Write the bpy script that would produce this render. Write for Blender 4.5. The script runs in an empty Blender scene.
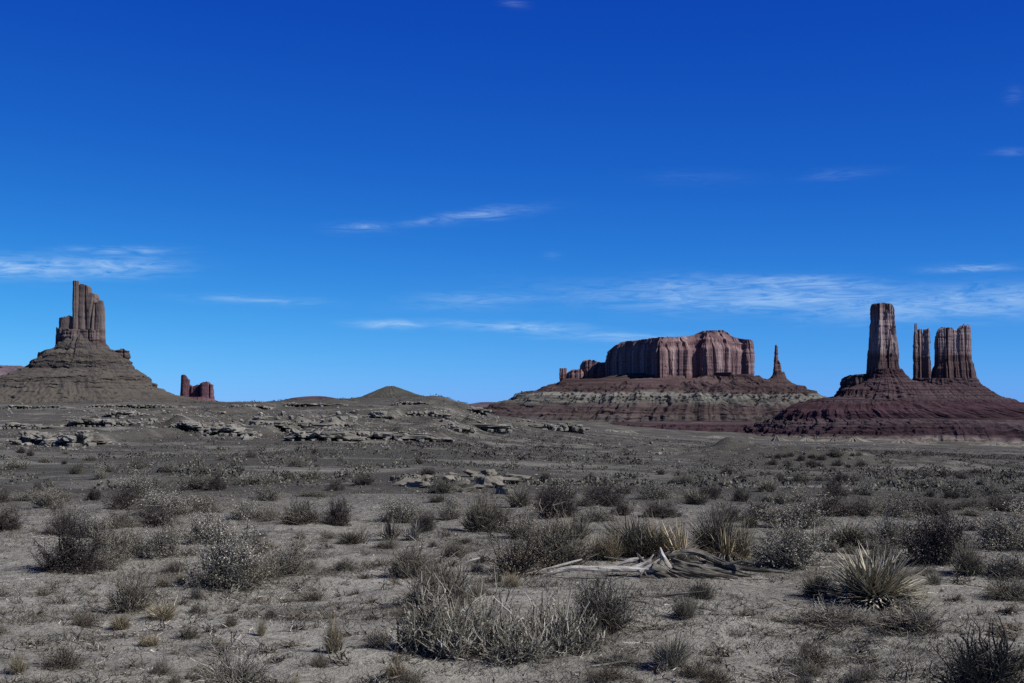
import bpy, math, random
import numpy as np

# ------------------------------------------------------------------ camera, sky, sun, exposure
S = bpy.context.scene
C = S.collection
R = math.radians
W, H, LENS = 1024, 683, 50.0
FPX = LENS / 36.0 * W
EYE = 1.6
PITCH = R(2.477)
cam = bpy.data.objects.new("camera", bpy.data.cameras.new("camera"))
C.objects.link(cam)
cam.data.lens = LENS
cam.data.sensor_width = 36.0
cam.data.clip_start = 0.1
cam.data.clip_end = 60000
cam.location = (0, 0, EYE)
cam.rotation_euler = (R(90) + PITCH, 0, 0)
S.camera = cam
S.render.resolution_x, S.render.resolution_y = W, H

SUN_AZ, SUN_EL = R(112), R(42)
sun = bpy.data.objects.new("sun", bpy.data.lights.new("sun", 'SUN'))
C.objects.link(sun)
sun.data.energy = 5.0
sun.data.angle = R(0.5)
sun.data.color = (1.0, 0.965, 0.92)
sun.rotation_euler = (R(90) - SUN_EL, 0, math.pi - SUN_AZ)
S.view_settings.view_transform = 'Standard'
S.view_settings.look = 'None'
S.view_settings.exposure = 0.2
S.view_settings.gamma = 1.0
S.cycles.max_bounces = 5
S.cycles.diffuse_bounces = 2
S.cycles.use_denoising = False      # fine twigs survive, and what noise is left looks like film grain


class NG:
    """small node-graph helper"""
    def __init__(s, nt):
        s.nt = nt

    def node(s, t, **kw):
        n = s.nt.nodes.new(t)
        for k, v in kw.items():
            setattr(n, k, v)
        return n

    def put(s, sock, v):
        if hasattr(v, 'is_output'):
            s.nt.links.new(v, sock)
        elif v is not None:
            sock.default_value = v

    def m(s, op, a, b=None, c=None, clamp=False):
        n = s.node('ShaderNodeMath', operation=op, use_clamp=clamp)
        for i, v in enumerate((a, b, c)):
            if v is not None:
                s.put(n.inputs[i], v)
        return n.outputs[0]

    def noise(s, vec, scale, detail=4, rough=0.55, dist=0.0):
        n = s.node('ShaderNodeTexNoise')
        if vec is not None:
            s.put(n.inputs['Vector'], vec)
        n.inputs['Scale'].default_value = scale
        n.inputs['Detail'].default_value = detail
        n.inputs['Roughness'].default_value = rough
        n.inputs['Distortion'].default_value = dist
        return n.outputs[0]

    def ramp(s, fac, stops, interp='LINEAR'):
        n = s.node('ShaderNodeValToRGB')
        r = n.color_ramp
        r.interpolation = interp
        while len(r.elements) < len(stops):
            r.elements.new(0.5)
        for e, (p, c) in zip(r.elements, stops):
            e.position = p
            e.color = (c[0] * .965, c[1] * 1.01, c[2] * 1.15, 1)
        s.put(n.inputs[0], fac)
        return n.outputs[0]

    def mix(s, fac, a, b, bt='MIX'):
        n = s.node('ShaderNodeMix', data_type='RGBA', blend_type=bt)
        s.put(n.inputs[0], fac)
        for sock, v in ((n.inputs[6], a), (n.inputs[7], b)):
            s.put(sock, (*v, 1) if isinstance(v, tuple) and len(v) == 3 else v)
        return n.outputs[2]

    def rng(s, v, a, b, c=0.0, d=1.0, smooth=False):
        n = s.node('ShaderNodeMapRange')
        if smooth:
            n.interpolation_type = 'SMOOTHSTEP'
        s.put(n.inputs[0], v)
        for i, x in enumerate((a, b, c, d)):
            n.inputs[i + 1].default_value = x
        return n.outputs[0]

    def mapping(s, vec, scale, loc=(0, 0, 0), rot=(0, 0, 0)):
        n = s.node('ShaderNodeMapping')
        s.put(n.inputs[0], vec)
        n.inputs['Location'].default_value = loc
        n.inputs['Rotation'].default_value = rot
        n.inputs['Scale'].default_value = scale
        return n.outputs[0]


world = bpy.data.worlds.new("World")
S.world = world
world.use_nodes = True
g = NG(world.node_tree)
bg = world.node_tree.nodes['Background']
sky = g.node('ShaderNodeTexSky', sky_type='NISHITA', sun_disc=False)
sky.sun_elevation, sky.sun_rotation = SUN_EL, SUN_AZ
sky.altitude, sky.air_density, sky.dust_density, sky.ozone_density = 1600, 1.0, 0.2, 3.0
sep = g.node('ShaderNodeSeparateColor')
g.put(sep.inputs[0], sky.outputs[0])
# deep slide-film blue: each channel of the sky through its own contrast curve
skr = g.m('MULTIPLY', g.m('POWER', g.m('MULTIPLY', sep.outputs[0], 0.1), 2.2), 0.31)
skg = g.m('MULTIPLY', g.m('POWER', g.m('MULTIPLY', sep.outputs[1], 0.1), 1.70), 0.645)
skb = g.m('MULTIPLY', g.m('POWER', g.m('MULTIPLY', sep.outputs[1], 0.1), 0.63), 0.955)
# added dimming of green and blue overhead, so shadows get less blue fill
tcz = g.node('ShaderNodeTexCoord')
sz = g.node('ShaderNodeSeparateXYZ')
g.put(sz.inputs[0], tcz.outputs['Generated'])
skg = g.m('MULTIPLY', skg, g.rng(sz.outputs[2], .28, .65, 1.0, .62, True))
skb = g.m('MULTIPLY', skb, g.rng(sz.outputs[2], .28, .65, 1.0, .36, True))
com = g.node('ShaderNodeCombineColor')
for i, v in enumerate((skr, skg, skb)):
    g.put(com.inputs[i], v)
tc = g.node('ShaderNodeTexCoord')
sx = g.node('ShaderNodeSeparateXYZ')
g.put(sx.inputs[0], tc.outputs['Generated'])
az = g.m('ARCTAN2', sx.outputs[0], sx.outputs[1])
el = g.m('ARCSINE', sx.outputs[2])
ae = g.node('ShaderNodeCombineXYZ')
g.put(ae.inputs[0], az)
g.put(ae.inputs[1], el)
# cirrus: (azimuth px, elevation px, half width, half height, strength, tilt)
CIRRUS = [(22, 274, 70, 10, .42, 0), (108, 272, 56, 9, .36, -.03), (118, 256, 44, 4, .30, -.02),
          (360, 229, 26, 5, .26, -.03), (466, 217, 56, 4.5, .27, -.13), (390, 324, 34, 4, .40, .02),
          (512, 327, 66, 4.5, .36, .03), (480, 300, 70, 8, .16, -.04), (255, 302, 60, 4, .20, .02),
          (770, 300, 170, 14, .36, .03), (800, 285, 100, 6, .34, .06), (955, 308, 140, 14, .38, -.02), (700, 289, 90, 5, .30, .0),
          (975, 274, 38, 4, .30, .0), (1014, 166, 16, 3, .09, -.02), (1018, 113, 8, 8, .06, -.1),
          (514, 5, 12, 4, .10, .1), (845, 180, 34, 4, .07, -.03), (620, 337, 70, 5, .24, .02),
          (552, 255, 8, 3, .09, 0), (690, 288, 90, 7, .25, .03), (700, 180, 50, 6, .03, .02)]
warp = g.noise(g.mapping(ae.outputs[0], (14, 60, 1)), 1.0, 3, .6)
streak = g.noise(g.mapping(ae.outputs[0], (30, 210, 1), rot=(0, 0, .05)), 1.0, 7, .66, 1.2)
wel = g.m('ADD', el, g.m('MULTIPLY', g.m('SUBTRACT', warp, .5), .010))
tot = None
for cx, cy, hw, hh, st, tilt in CIRRUS:
    a0, e0 = math.atan((cx - 512) / FPX), PITCH + math.atan((341.5 - cy) / FPX)
    da = g.m('SUBTRACT', az, a0)
    de = g.m('ADD', g.m('SUBTRACT', wel, e0), g.m('MULTIPLY', da, tilt))
    q = g.m('ADD', g.m('POWER', g.m('DIVIDE', da, hw / FPX), 2.0), g.m('POWER', g.m('DIVIDE', de, hh / FPX), 2.0))
    w_ = g.m('MULTIPLY', g.m('EXPONENT', g.m('MULTIPLY', q, -1.1)), st)
    tot = w_ if tot is None else g.m('MAXIMUM', tot, w_)
cl = g.m('MULTIPLY', tot, g.rng(streak, .34, .64, .04, 1.45), clamp=True)
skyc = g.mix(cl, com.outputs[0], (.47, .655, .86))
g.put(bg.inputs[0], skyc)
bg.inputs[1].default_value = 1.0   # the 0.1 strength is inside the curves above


# ------------------------------------------------------------------ numpy noise
def _h(ix, iy, iz, seed):
    n = (ix * 374761393 + iy * 668265263 + iz * 1274126177 + seed * 974711) & 0xFFFFFFFF
    n = ((n ^ (n >> 13)) * 1274126177) & 0xFFFFFFFF
    n = (n ^ (n >> 16)) & 0xFFFF
    return n / 32767.5 - 1.0


def vnoise(x, y, z=0.0, seed=0):
    x, y, z = np.broadcast_arrays(np.asarray(x, float), np.asarray(y, float), np.asarray(z, float))
    fx, fy, fz = np.floor(x), np.floor(y), np.floor(z)
    ix, iy, iz = fx.astype(np.int64), fy.astype(np.int64), fz.astype(np.int64)
    u, v, w = x - fx, y - fy, z - fz
    u, v, w = (t * t * t * (t * (t * 6 - 15) + 10) for t in (u, v, w))
    r = 0
    for a in (0, 1):
        for b in (0, 1):
            for c in (0, 1):
                r = r + _h(ix + a, iy + b, iz + c, seed) * (u if a else 1 - u) * (v if b else 1 - v) * (w if c else 1 - w)
    return r


def fbm(x, y, z=0.0, seed=0, oct=4, gain=.5):
    r, a, k = 0, 1.0, 1.0
    for i in range(oct):
        r = r + a * vnoise(np.asarray(x) * k + 17.3 * i, np.asarray(y) * k - 9.1 * i, np.asarray(z) * k, seed + i)
        a *= gain
        k *= 2.03
    return r


# ------------------------------------------------------------------ pixel <-> direction
CP, SP = math.cos(PITCH), math.sin(PITCH)


def ray(px, py):
    a, b = (np.asarray(px, float) - W / 2) / FPX, (H / 2 - np.asarray(py, float)) / FPX
    return a, CP - b * SP, SP + b * CP       # x, y, z per unit depth


def at(px, py, D):
    """world point on the ray of a photo pixel at ground distance Y = D"""
    x, y, z = ray(px, py)
    return x / y * D, D, EYE + z / y * D


def zat(py, D):
    return float(at(512, py, D)[2])


def xat(px, D, py=400):
    return float(at(px, py, D)[0])


# ------------------------------------------------------------------ terrain function
TD = np.array([2, 8, 12, 15, 20, 25, 35, 50, 75, 100, 130, 160, 200, 260, 330, 420, 600, 1000, 1700, 2500, 4000, 8000, 14000, 40000], float)
def flat(d): return 403 + 2275 / d
TC = {
    -700: [498, 485, 473, 461, 452, 443, 435, 426, 415, 408, 409, 414, 420, 420, 417, 413, 408, 406, 404.5],
    0:   [498, 485, 472, 459, 449, 440, 432, 421, 411, 404.5, 406, 413, 420, 420, 417, 413, 408, 406, 404.5],
    130: [498, 485, 472, 459, 449, 440, 432, 421, 411, 403.5, 405, 412, 420, 420, 417, 413, 408, 406, 404.5],
    256: [498, 485, 472, 459, 449, 440, 431, 421, 410, 402.8, 404, 410, 419, 420, 417, 413, 408, 406, 404.5],
    345: [499, 485, 472, 459, 449, 440, 431, 419, 407, 400.5, 400, 404, 417, 420, 417, 413, 408, 406, 404.5],
    440: [500, 486, 473, 460, 451, 442, 433, 421, 406, 397.6, 397.4, 400, 417, 420, 417, 413, 408, 406, 404.5],
    456: [500, 486, 473, 461, 451, 443, 435, 424, 411, 402.5, 402, 406, 418, 420, 417, 413, 408, 406, 404.5],
    475: [501, 487, 474, 462, 453, 446, 439, 431, 421, 412, 409, 411, 418, 420, 417, 413, 408, 406, 404.5],
    530: [502, 488, 475, 465, 457, 451, 446, 440, 434, 430, 428, 427, 426, 425.5, 424, 415, 409, 407, 405],
    640: [503, 490, 478, 468, 461, 456, 452, 448, 445, 443, 441, 439, 437, 434.5, 431, 417, 410, 407, 405],
    768: [504, 491, 480, 472, 467, 463, 460, 457, 454, 452, 450, 448, 445, 442, 438, 421, 411, 407, 405],
    900: [505, 492, 482, 475, 470, 467, 464, 461, 459, 457, 454, 451, 448, 444, 440, 424, 411, 407, 405],
    1024: [505, 492, 483, 476, 472, 469, 467, 464, 462, 460, 458, 455, 451, 447, 443, 426, 411, 407, 405],
    1800: [505, 492, 483, 476, 472, 469, 467, 464, 462, 460, 458, 455, 451, 447, 443, 426, 411, 407, 405],
}
_lx = np.linspace(math.log(2), math.log(40000), 360)
_px = np.arange(-700, 1801, 6.0)
_tab = np.empty((len(_px), len(_lx)))
_cols = sorted(TC)
_rows = []
for c_ in _cols:
    yy = np.concatenate([flat(TD[:5]), TC[c_]])
    zz = (403 - yy) / FPX * TD          # metres above the eye
    _rows.append(np.interp(_lx, np.log(TD), zz))
_rows = np.array(_rows)
for j in range(len(_lx)):
    _tab[:, j] = np.interp(_px, _cols, _rows[:, j])


def _blur(a, n, ax):
    k = np.hanning(n + 2)[1:-1]
    k /= k.sum()
    p = [(0, 0), (0, 0)]
    p[ax] = (n // 2, n // 2)
    return np.apply_along_axis(lambda r: np.convolve(r, k, 'valid'), ax, np.pad(a, p, 'edge'))


_tab = _blur(_blur(_tab, 5, 0), 9, 1)


BENCH, BUMP = [], []


def terrain(x, y):
    x, y = np.asarray(x, float), np.asarray(y, float)
    d = np.hypot(x, y) + 1e-6
    th = np.arctan2(x, np.maximum(y, 1e-6))
    px = np.clip(512 + FPX * np.tan(np.clip(th, -.75, .80)), -700, 1799)
    u = (px + 700) / 6.0
    v = (np.log(np.clip(d, 2, 39999)) - _lx[0]) / (_lx[1] - _lx[0])
    i, j = np.clip(u.astype(int), 0, len(_px) - 2), np.clip(v.astype(int), 0, len(_lx) - 2)
    a, b = u - i, v - j
    z = (_tab[i, j] * (1 - a) + _tab[i + 1, j] * a) * (1 - b) + (_tab[i, j + 1] * (1 - a) + _tab[i + 1, j + 1] * a) * b
    z = z + EYE
    near = np.clip(1 - d / 90, 0, 1)
    z = z + near * (.034 * fbm(x / .9, y / .9, 0, 5, 4) + .018 * np.abs(fbm(x / .33, y / .33, 0, 6, 2)) + .085 * fbm(x / 3.7, y / 3.7, 0, 9, 2))
    far = np.clip((d - 25) / 200, 0, 1) * np.clip(2.2 - d / 700, 0.25, 1)
    z = z + .16 * np.clip((d - 18) / 30, 0, 1) * np.clip(3 - d / 60, 0, 1) * fbm(x / 11, y / 11, 0, 61, 3)
    z = z + far * (.42 * fbm(x / 23, y / 23, 0, 21, 4) + .28 * np.abs(fbm(x / 9, y / 14, 0, 33, 3)))
    for xa_, xb_, D_, h_ in BENCH:
        m_ = (np.abs(y - D_ - 30) < 45) & (x > xa_ - 3) & (x < xb_ + 3)
        if np.any(m_):
            sm = lambda t: np.clip(t, 0, 1) ** 2 * (3 - 2 * np.clip(t, 0, 1))
            w_ = max(.25 * (xb_ - xa_), 1.5)
            lat = sm((x - xa_ + 1) / w_) * sm((xb_ + 1 - x) / w_)
            z = z + np.where(m_, h_ * .8 * sm((y - D_ - 1.2) / 1.6) * (1 - sm((y - D_ - 8) / 45)) * lat, 0)
    for bx_, by_, wx_, wy_, h_ in BUMP:
        z = z + h_ * np.exp(-((x - bx_) / wx_) ** 2 - ((y - by_) / wy_) ** 2) * (1 + .5 * fbm(x / 4, y / 4, 0, 71, 3))
    z = z + np.clip((d - 500) / 2000, 0, 1) * 3.0 * fbm(x / 260, y / 160, 0, 40, 4)
    return z


def hit(px, py):
    """ground point seen at a photo pixel (first crossing of the terrain)"""
    rx, ry, rz = ray(px, py)
    D = np.exp(np.linspace(math.log(4), math.log(9000), 1500))
    x, y, z = rx / ry * D, D, EYE + rz / ry * D
    below = np.nonzero(z <= terrain(x, y))[0]
    k = below[0] if len(below) else len(D) - 1
    return float(x[k]), float(D[k]), float(terrain(x[k], D[k]))


# rock beds that crop out on the slopes: (left px, right px, top px, foot px, label, seed, overhang, group)
LEDGES = [
    (242, 292, 423, 431, 'overhanging pale ledge with a black shadow line, left half of the pair on the ridge', 501, 1.2, None),
    (293, 334, 422, 431, 'overhanging pale ledge with a black shadow line, right half of the pair on the ridge', 502, 1.2, None),
    (352, 388, 411, 420, 'short dark cave-like overhang beneath the conical hill', 503, 1.6, None),
    (285, 352, 433, 441, 'long low ledge below the pair of overhanging pale ledges', 504, 1.0, None),
    (350, 400, 432, 440, 'ledge with dark hollow, middle of the lower row left of centre', 505, 1.2, None),
    (396, 434, 434, 442, 'broken ledge at the right end of the lower row left of centre', 506, .9, None),
    (428, 470, 424, 431, 'dark stepped ledge near the end of the ridge', 507, 1.0, None),
    (466, 500, 420, 431, 'dark ledge at the tip of the ridge, above the open plain', 508, 1.2, None),
    (12, 52, 434, 445, 'broken pale ledge at the far left edge, left half', 509, .8, None),
    (50, 92, 435, 446, 'broken pale ledge near the far left edge, right half', 510, .8, None),
    (58, 128, 421, 427, 'long thin pale ledge on the slope under the brown butte', 511, .8, None),
    (104, 138, 412, 417, 'thin dark-shadowed ledge at the foot of the brown butte', 512, 1.0, None),
    (160, 204, 416, 421, 'thin ledge between the brown butte and the tiny purple one', 513, 1.0, None),
    (164, 206, 424, 432, 'dark hollow ledge left of the pale tumbled boulders', 514, 1.2, None),
    (202, 222, 410, 416, 'small dark ledge just below the tiny purple butte', 515, 1.2, None),
    (512, 588, 424, 430, 'low dark ledge on the plain at the left foot of the long mesa', 517, .9, None),
    (226, 268, 405, 409, 'thin broken bed of rock crossing the left ridge below the skyline', 540, 1.0, 'thin rock beds of the left ridge'),
    (280, 346, 403, 407, 'thin broken bed of rock crossing the left ridge below the skyline', 541, 1.0, 'thin rock beds of the left ridge'),
    (0, 66, 406, 409, 'thin broken bed of rock crossing the left ridge below the skyline', 542, 1.0, 'thin rock beds of the left ridge'),
    (86, 170, 405, 408, 'thin broken bed of rock crossing the left ridge below the skyline', 543, 1.0, 'thin rock beds of the left ridge'),
    (392, 428, 402, 405, 'thin broken bed of rock crossing the left ridge below the skyline', 544, 1.0, 'thin rock beds of the left ridge'),
    (402, 440, 412, 416, 'thin broken bed of rock crossing the left ridge below the skyline', 545, 1.0, 'thin rock beds of the left ridge'),
    (130, 178, 427, 432, 'thin broken bed of rock crossing the left ridge below the skyline', 546, 1.0, 'thin rock beds of the left ridge'),
    (0, 40, 424, 429, 'thin broken bed of rock crossing the left ridge below the skyline', 547, 1.0, 'thin rock beds of the left ridge'),
    (334, 372, 424, 430, 'thin broken bed of rock crossing the left ridge below the skyline', 548, 1.0, 'thin rock beds of the left ridge'),
    (206, 248, 428, 436, 'thin broken bed of rock crossing the left ridge below the skyline', 549, 1.0, 'thin rock beds of the left ridge'),
    (120, 160, 420, 425, 'thin broken bed of rock crossing the left ridge below the skyline', 550, 1.0, 'thin rock beds of the left ridge'),
    (456, 486, 408, 412, 'thin broken bed of rock crossing the left ridge below the skyline', 551, 1.0, 'thin rock beds of the left ridge'),
]
# each bed is the front edge of a bench: the ground behind it lies level with its top
_b = []
for q in LEDGES:
    _, D_, zb_ = hit((q[0] + q[1]) / 2, q[3])
    h_ = max(zat(q[2], D_) - zb_, .35) * 1.15
    _b.append((xat(q[0], D_), xat(q[1], D_), D_, h_))
    q_ = q + (D_, zb_)
    LEDGES[LEDGES.index(q)] = q_
BENCH.extend(_b)
_bx, _bd, _bz = hit(815, 467)
BUMP.append((_bx, _bd + 14, 16.0, 12.0, 1.5))


def hit_many(px, py, d0=28, d1=1500, n=420):
    rx, ry, rz = ray(px, py)
    D = np.geomspace(d0, d1, n)[None]
    x, z = (rx / ry)[:, None] * D, EYE + (rz / ry)[:, None] * D
    y = np.broadcast_to(D, x.shape)
    below = z <= terrain(x, y)
    k = np.where(below.any(1), below.argmax(1), n - 1)
    i = np.arange(len(k))
    return x[i, k], y[i, k], terrain(x[i, k], y[i, k])


# ------------------------------------------------------------------ mesh helpers
def mk(name, parts, mats, parent=None, smooth=False, link=True):
    """parts: list of (verts Nx3, faces FxK array, material index)"""
    me = bpy.data.meshes.new(name)
    V, loops, starts, mi = [], [], [], []
    off, lo = 0, 0
    for v, f, m_ in parts:
        v, f = np.asarray(v, np.float32), np.asarray(f, np.int64)
        if len(f) == 0:
            continue
        V.append(v)
        loops.append((f + off).ravel())
        k = f.shape[1]
        starts.append(lo + np.arange(len(f)) * k)
        mi.append(np.full(len(f), m_))
        off += len(v)
        lo += f.size
    V, loops, starts, mi = np.concatenate(V), np.concatenate(loops), np.concatenate(starts), np.concatenate(mi)
    me.vertices.add(len(V))
    me.vertices.foreach_set('co', V.ravel())
    me.loops.add(len(loops))
    me.loops.foreach_set('vertex_index', loops.astype(np.int32))
    me.polygons.add(len(starts))
    me.polygons.foreach_set('loop_start', starts.astype(np.int32))
    me.polygons.foreach_set('material_index', mi.astype(np.int32))
    me.polygons.foreach_set('use_smooth', np.full(len(starts), smooth))
    me.update(calc_edges=True)
    me.validate()
    for m_ in (mats if isinstance(mats, (list, tuple)) else [mats]):
        me.materials.append(m_)
    if not link:
        return me
    return place(name, me, parent)


def place(name, me, parent=None, loc=None, rot=None, scale=None):
    o = bpy.data.objects.new(name, me)
    C.objects.link(o)
    if parent:
        o.parent = parent
    if loc is not None:
        o.location = loc
    if rot is not None:
        o.rotation_euler = rot
    if scale is not None:
        o.scale = scale
    return o


def tag(o, label=None, cat=None, group=None, kind=None):
    for k, v in (('label', label), ('category', cat), ('group', group), ('kind', kind)):
        if v:
            o[k] = v
    return o


def thing(name, label, cat, loc, rz=0, group=None, scale=(1, 1, 1)):
    o = bpy.data.objects.new(name, None)
    C.objects.link(o)
    o.location, o.rotation_euler, o.scale = loc, (0, 0, rz), scale
    o.empty_display_size = .2
    return tag(o, label, cat, group)


def grid_faces(n, m, closed):
    """rows m of n points; quads"""
    i = np.arange(n if closed else n - 1)
    j = np.arange(m - 1)
    I, J = np.meshgrid(i, j)
    a, b = J * n + I, J * n + (I + 1) % n
    return np.stack([a, b, b + n, a + n], -1).reshape(-1, 4)


def tubes(P, Rd, sides=3):
    """P (B,K,3) polylines, Rd (B,K) radii -> verts, quads"""
    P, Rd = np.asarray(P, float), np.asarray(Rd, float)
    B, K, _ = P.shape
    T = np.gradient(P, axis=1)
    T /= np.linalg.norm(T, axis=2, keepdims=True) + 1e-9
    ref = np.zeros_like(T)
    ref[..., 0] = .83
    ref[..., 1] = .55
    N = np.cross(T, ref)
    N /= np.linalg.norm(N, axis=2, keepdims=True) + 1e-9
    M = np.cross(T, N)
    a = np.arange(sides) * 2 * math.pi / sides
    V = P[:, :, None] + Rd[:, :, None, None] * (np.cos(a)[:, None] * N[:, :, None] + np.sin(a)[:, None] * M[:, :, None])
    f = grid_faces(sides, K, True)
    F = (f[None] + (np.arange(B) * K * sides)[:, None, None]).reshape(-1, 4)
    return V.reshape(-1, 3), F


def ribbons(P, Wd, side=None, fold=0.0):
    """flat tapering blades"""
    P, Wd = np.asarray(P, float), np.asarray(Wd, float)
    B, K, _ = P.shape
    T = P[:, -1] - P[:, 0]
    if side is None:
        side = np.cross(T, [0, 0, 1.0]) + 1e-4
    side = side / (np.linalg.norm(side, axis=1, keepdims=True) + 1e-9)
    L = P - side[:, None] * Wd[:, :, None] * .5
    Rr = P + side[:, None] * Wd[:, :, None] * .5
    if fold:
        up = np.cross(side, T)
        up /= np.linalg.norm(up, axis=1, keepdims=True) + 1e-9
        Mid = P - up[:, None] * Wd[:, :, None] * fold
        V = np.stack([L, Mid, Rr], 2)
        f = grid_faces(3, K, False)
        q = 3
    else:
        V = np.stack([L, Rr], 2)
        f = grid_faces(2, K, False)
        q = 2
    F = (f[None] + (np.arange(B) * K * q)[:, None, None]).reshape(-1, 4)
    return V.reshape(-1, 3), F


def leaves(P, size, rng, aspect=.5):
    n = len(P)
    a = rng.normal(size=(n, 3))
    a[:, 2] = np.abs(a[:, 2]) + .4
    a /= np.linalg.norm(a, axis=1, keepdims=True)
    b = np.cross(a, rng.normal(size=(n, 3)))
    b /= np.linalg.norm(b, axis=1, keepdims=True) + 1e-9
    s = (size * rng.uniform(.55, 1.3, n))[:, None]
    a, b = a * s, b * s * aspect
    V = np.stack([P, P + a * .5 + b * .5, P + a, P + a * .5 - b * .5], 1).reshape(-1, 3)
    return V, np.arange(4 * n).reshape(-1, 4)


# ------------------------------------------------------------------ materials
def material(name):
    m_ = bpy.data.materials.new(name)
    m_.use_nodes = True
    b = m_.node_tree.nodes['Principled BSDF']
    b.inputs['Roughness'].default_value = .95
    b.inputs['Specular IOR Level'].default_value = .1
    return m_, NG(m_.node_tree), b


def plant_mat(name, cols, scale=9.0, rough=.85):
    """cols: ramp stops; colour varies leaf by leaf (per mesh island) and plant by plant"""
    m_, g, b = material(name)
    geo = g.node('ShaderNodeNewGeometry')
    oi = g.node('ShaderNodeObjectInfo')
    v = g.m('ADD', g.m('MULTIPLY', geo.outputs['Random Per Island'], .7), g.m('MULTIPLY', oi.outputs['Random'], .3))
    col = g.ramp(v, cols)
    g.put(b.inputs['Base Color'], col)
    b.inputs['Roughness'].default_value = rough
    return m_


M_SAGE = plant_mat('sage leaf', [(0, (.040, .036, .024)), (.40, (.10, .09, .064)), (.75, (.21, .19, .142)), (1, (.42, .385, .295))])
M_DARK = plant_mat('dark shrub leaf', [(0, (.024, .019, .016)), (.5, (.060, .047, .040)), (.8, (.12, .098, .084)), (1, (.25, .21, .18))])
M_PALE = plant_mat('pale flower heads', [(0, (.14, .122, .09)), (.5, (.30, .265, .20)), (1, (.60, .54, .43))])
M_STALK = plant_mat('grey dead stalk', [(0, (.024, .021, .015)), (.40, (.065, .058, .042)), (.65, (.14, .125, .09)), (.85, (.28, .25, .185)), (1, (.52, .47, .37))])
M_STEM = plant_mat('grey woody stem', [(0, (.045, .039, .027)), (.55, (.12, .104, .075)), (.85, (.26, .228, .168)), (1, (.46, .41, .31))])
M_DSTEM = plant_mat('dark woody stem', [(0, (.022, .019, .013)), (.55, (.055, .047, .034)), (.85, (.14, .122, .088)), (1, (.30, .265, .20))])
M_DEAD = plant_mat('bleached dead twig', [(0, (.030, .026, .019)), (.40, (.07, .062, .044)), (.62, (.16, .142, .105)), (.80, (.36, .32, .25)), (1, (.66, .60, .48))])
M_GRASS = plant_mat('grey dry grass', [(0, (.045, .040, .027)), (.45, (.12, .107, .075)), (.8, (.26, .23, .165)), (1, (.50, .445, .325))])
M_TAN = plant_mat('tan dry grass', [(0, (.08, .063, .036)), (.5, (.22, .178, .105)), (1, (.46, .385, .245))])
M_YUCCA = plant_mat('yucca blade', [(0, (.05, .044, .028)), (.35, (.16, .14, .09)), (.65, (.38, .33, .215)), (1, (.66, .58, .41))], rough=.6)
M_GOLD = plant_mat('yellowed yucca blade', [(0, (.08, .065, .03)), (.4, (.24, .19, .10)), (.8, (.50, .40, .23)), (1, (.62, .52, .34))], rough=.6)
M_BROWN = plant_mat('brown shrub leaf', [(0, (.045, .035, .022)), (.55, (.14, .11, .072)), (1, (.36, .295, .20))])


def rock_mat(name, lo, mid, hi, streak=(0, 0, 0), strata=None, top=None, zs=.05, bump=.6, nscale=.05, streak_amt=.0, xs=.1, band_amt=.5, tint=(1, 1, 1), wob_amt=.10, streak_from=None):
    """lo/mid/hi noise tones; strata = (z0, z1, stops) bedding colours by height; top = colour of debris on flat parts"""
    m_, g, b = material(name)
    tn = lambda c: tuple(a * k for a, k in zip(c, tint))
    lo, mid, hi, streak = tn(lo), tn(mid), tn(hi), tn(streak)
    top = tn(top) if top else None
    if strata:
        strata = (strata[0], strata[1], [(p, tn(c)) for p, c in strata[2]])
    geo = g.node('ShaderNodeNewGeometry')
    pos = geo.outputs['Position']
    n1 = g.noise(pos, nscale, 6, .62)
    col = g.ramp(n1, [(.30, lo), (.5, mid), (.72, hi)])
    if strata:
        z0, z1, stops = strata
        sp = g.node('ShaderNodeSeparateXYZ')
        g.put(sp.inputs[0], pos)
        wob = g.noise(g.mapping(pos, (.007, .007, .012)), 1.0, 6, .68)
        h = g.m('ADD', sp.outputs[2], g.m('MULTIPLY', g.m('SUBTRACT', wob, .5), (z1 - z0) * wob_amt))
        f = g.rng(h, z0, z1)
        bed = g.ramp(f, stops)
        col = g.mix(.72, col, bed)
        band = g.noise(g.mapping(pos, (.004, .004, zs * 6)), 1.0, 4, .7)
        col = g.mix(g.rng(band, .42, .62, 0, band_amt), col, (lo[0] * .6, lo[1] * .6, lo[2] * .6))
    if streak_amt:
        st = g.noise(g.mapping(pos, (xs, xs, xs * .05)), 1.0, 5, .65, .3)
        sf_ = g.rng(st, .52, .68, 0, streak_amt)
        if strata and streak_from is not None:
            sf_ = g.m('MULTIPLY', sf_, g.rng(f, streak_from, streak_from + .07))
        col = g.mix(sf_, col, streak)
        st2 = g.noise(g.mapping(pos, (xs * .8, xs * .8, xs * .03), loc=(31, 7, 0)), 1.0, 4, .6)
        col = g.mix(g.rng(st2, .56, .70, 0, streak_amt * .8), col, (lo[0] * .35, lo[1] * .35, lo[2] * .4))
    if top:
        sn = g.node('ShaderNodeSeparateXYZ')
        g.put(sn.inputs[0], geo.outputs['Normal'])
        patch = g.noise(pos, nscale * 3, 5, .65)
        f = g.m('MULTIPLY', g.rng(sn.outputs[2], .45, .75), g.rng(patch, .35, .60, .25, 1.0))
        col = g.mix(f, col, top)
    g.put(b.inputs['Base Color'], col)
    bp = g.node('ShaderNodeBump')
    bp.inputs['Strength'].default_value = bump
    bp.inputs['Distance'].default_value = .35 / nscale * .05
    g.put(bp.inputs['Height'], g.noise(pos, nscale * 9, 6, .7))
    g.put(b.inputs['Normal'], bp.outputs[0])
    return m_


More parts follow.
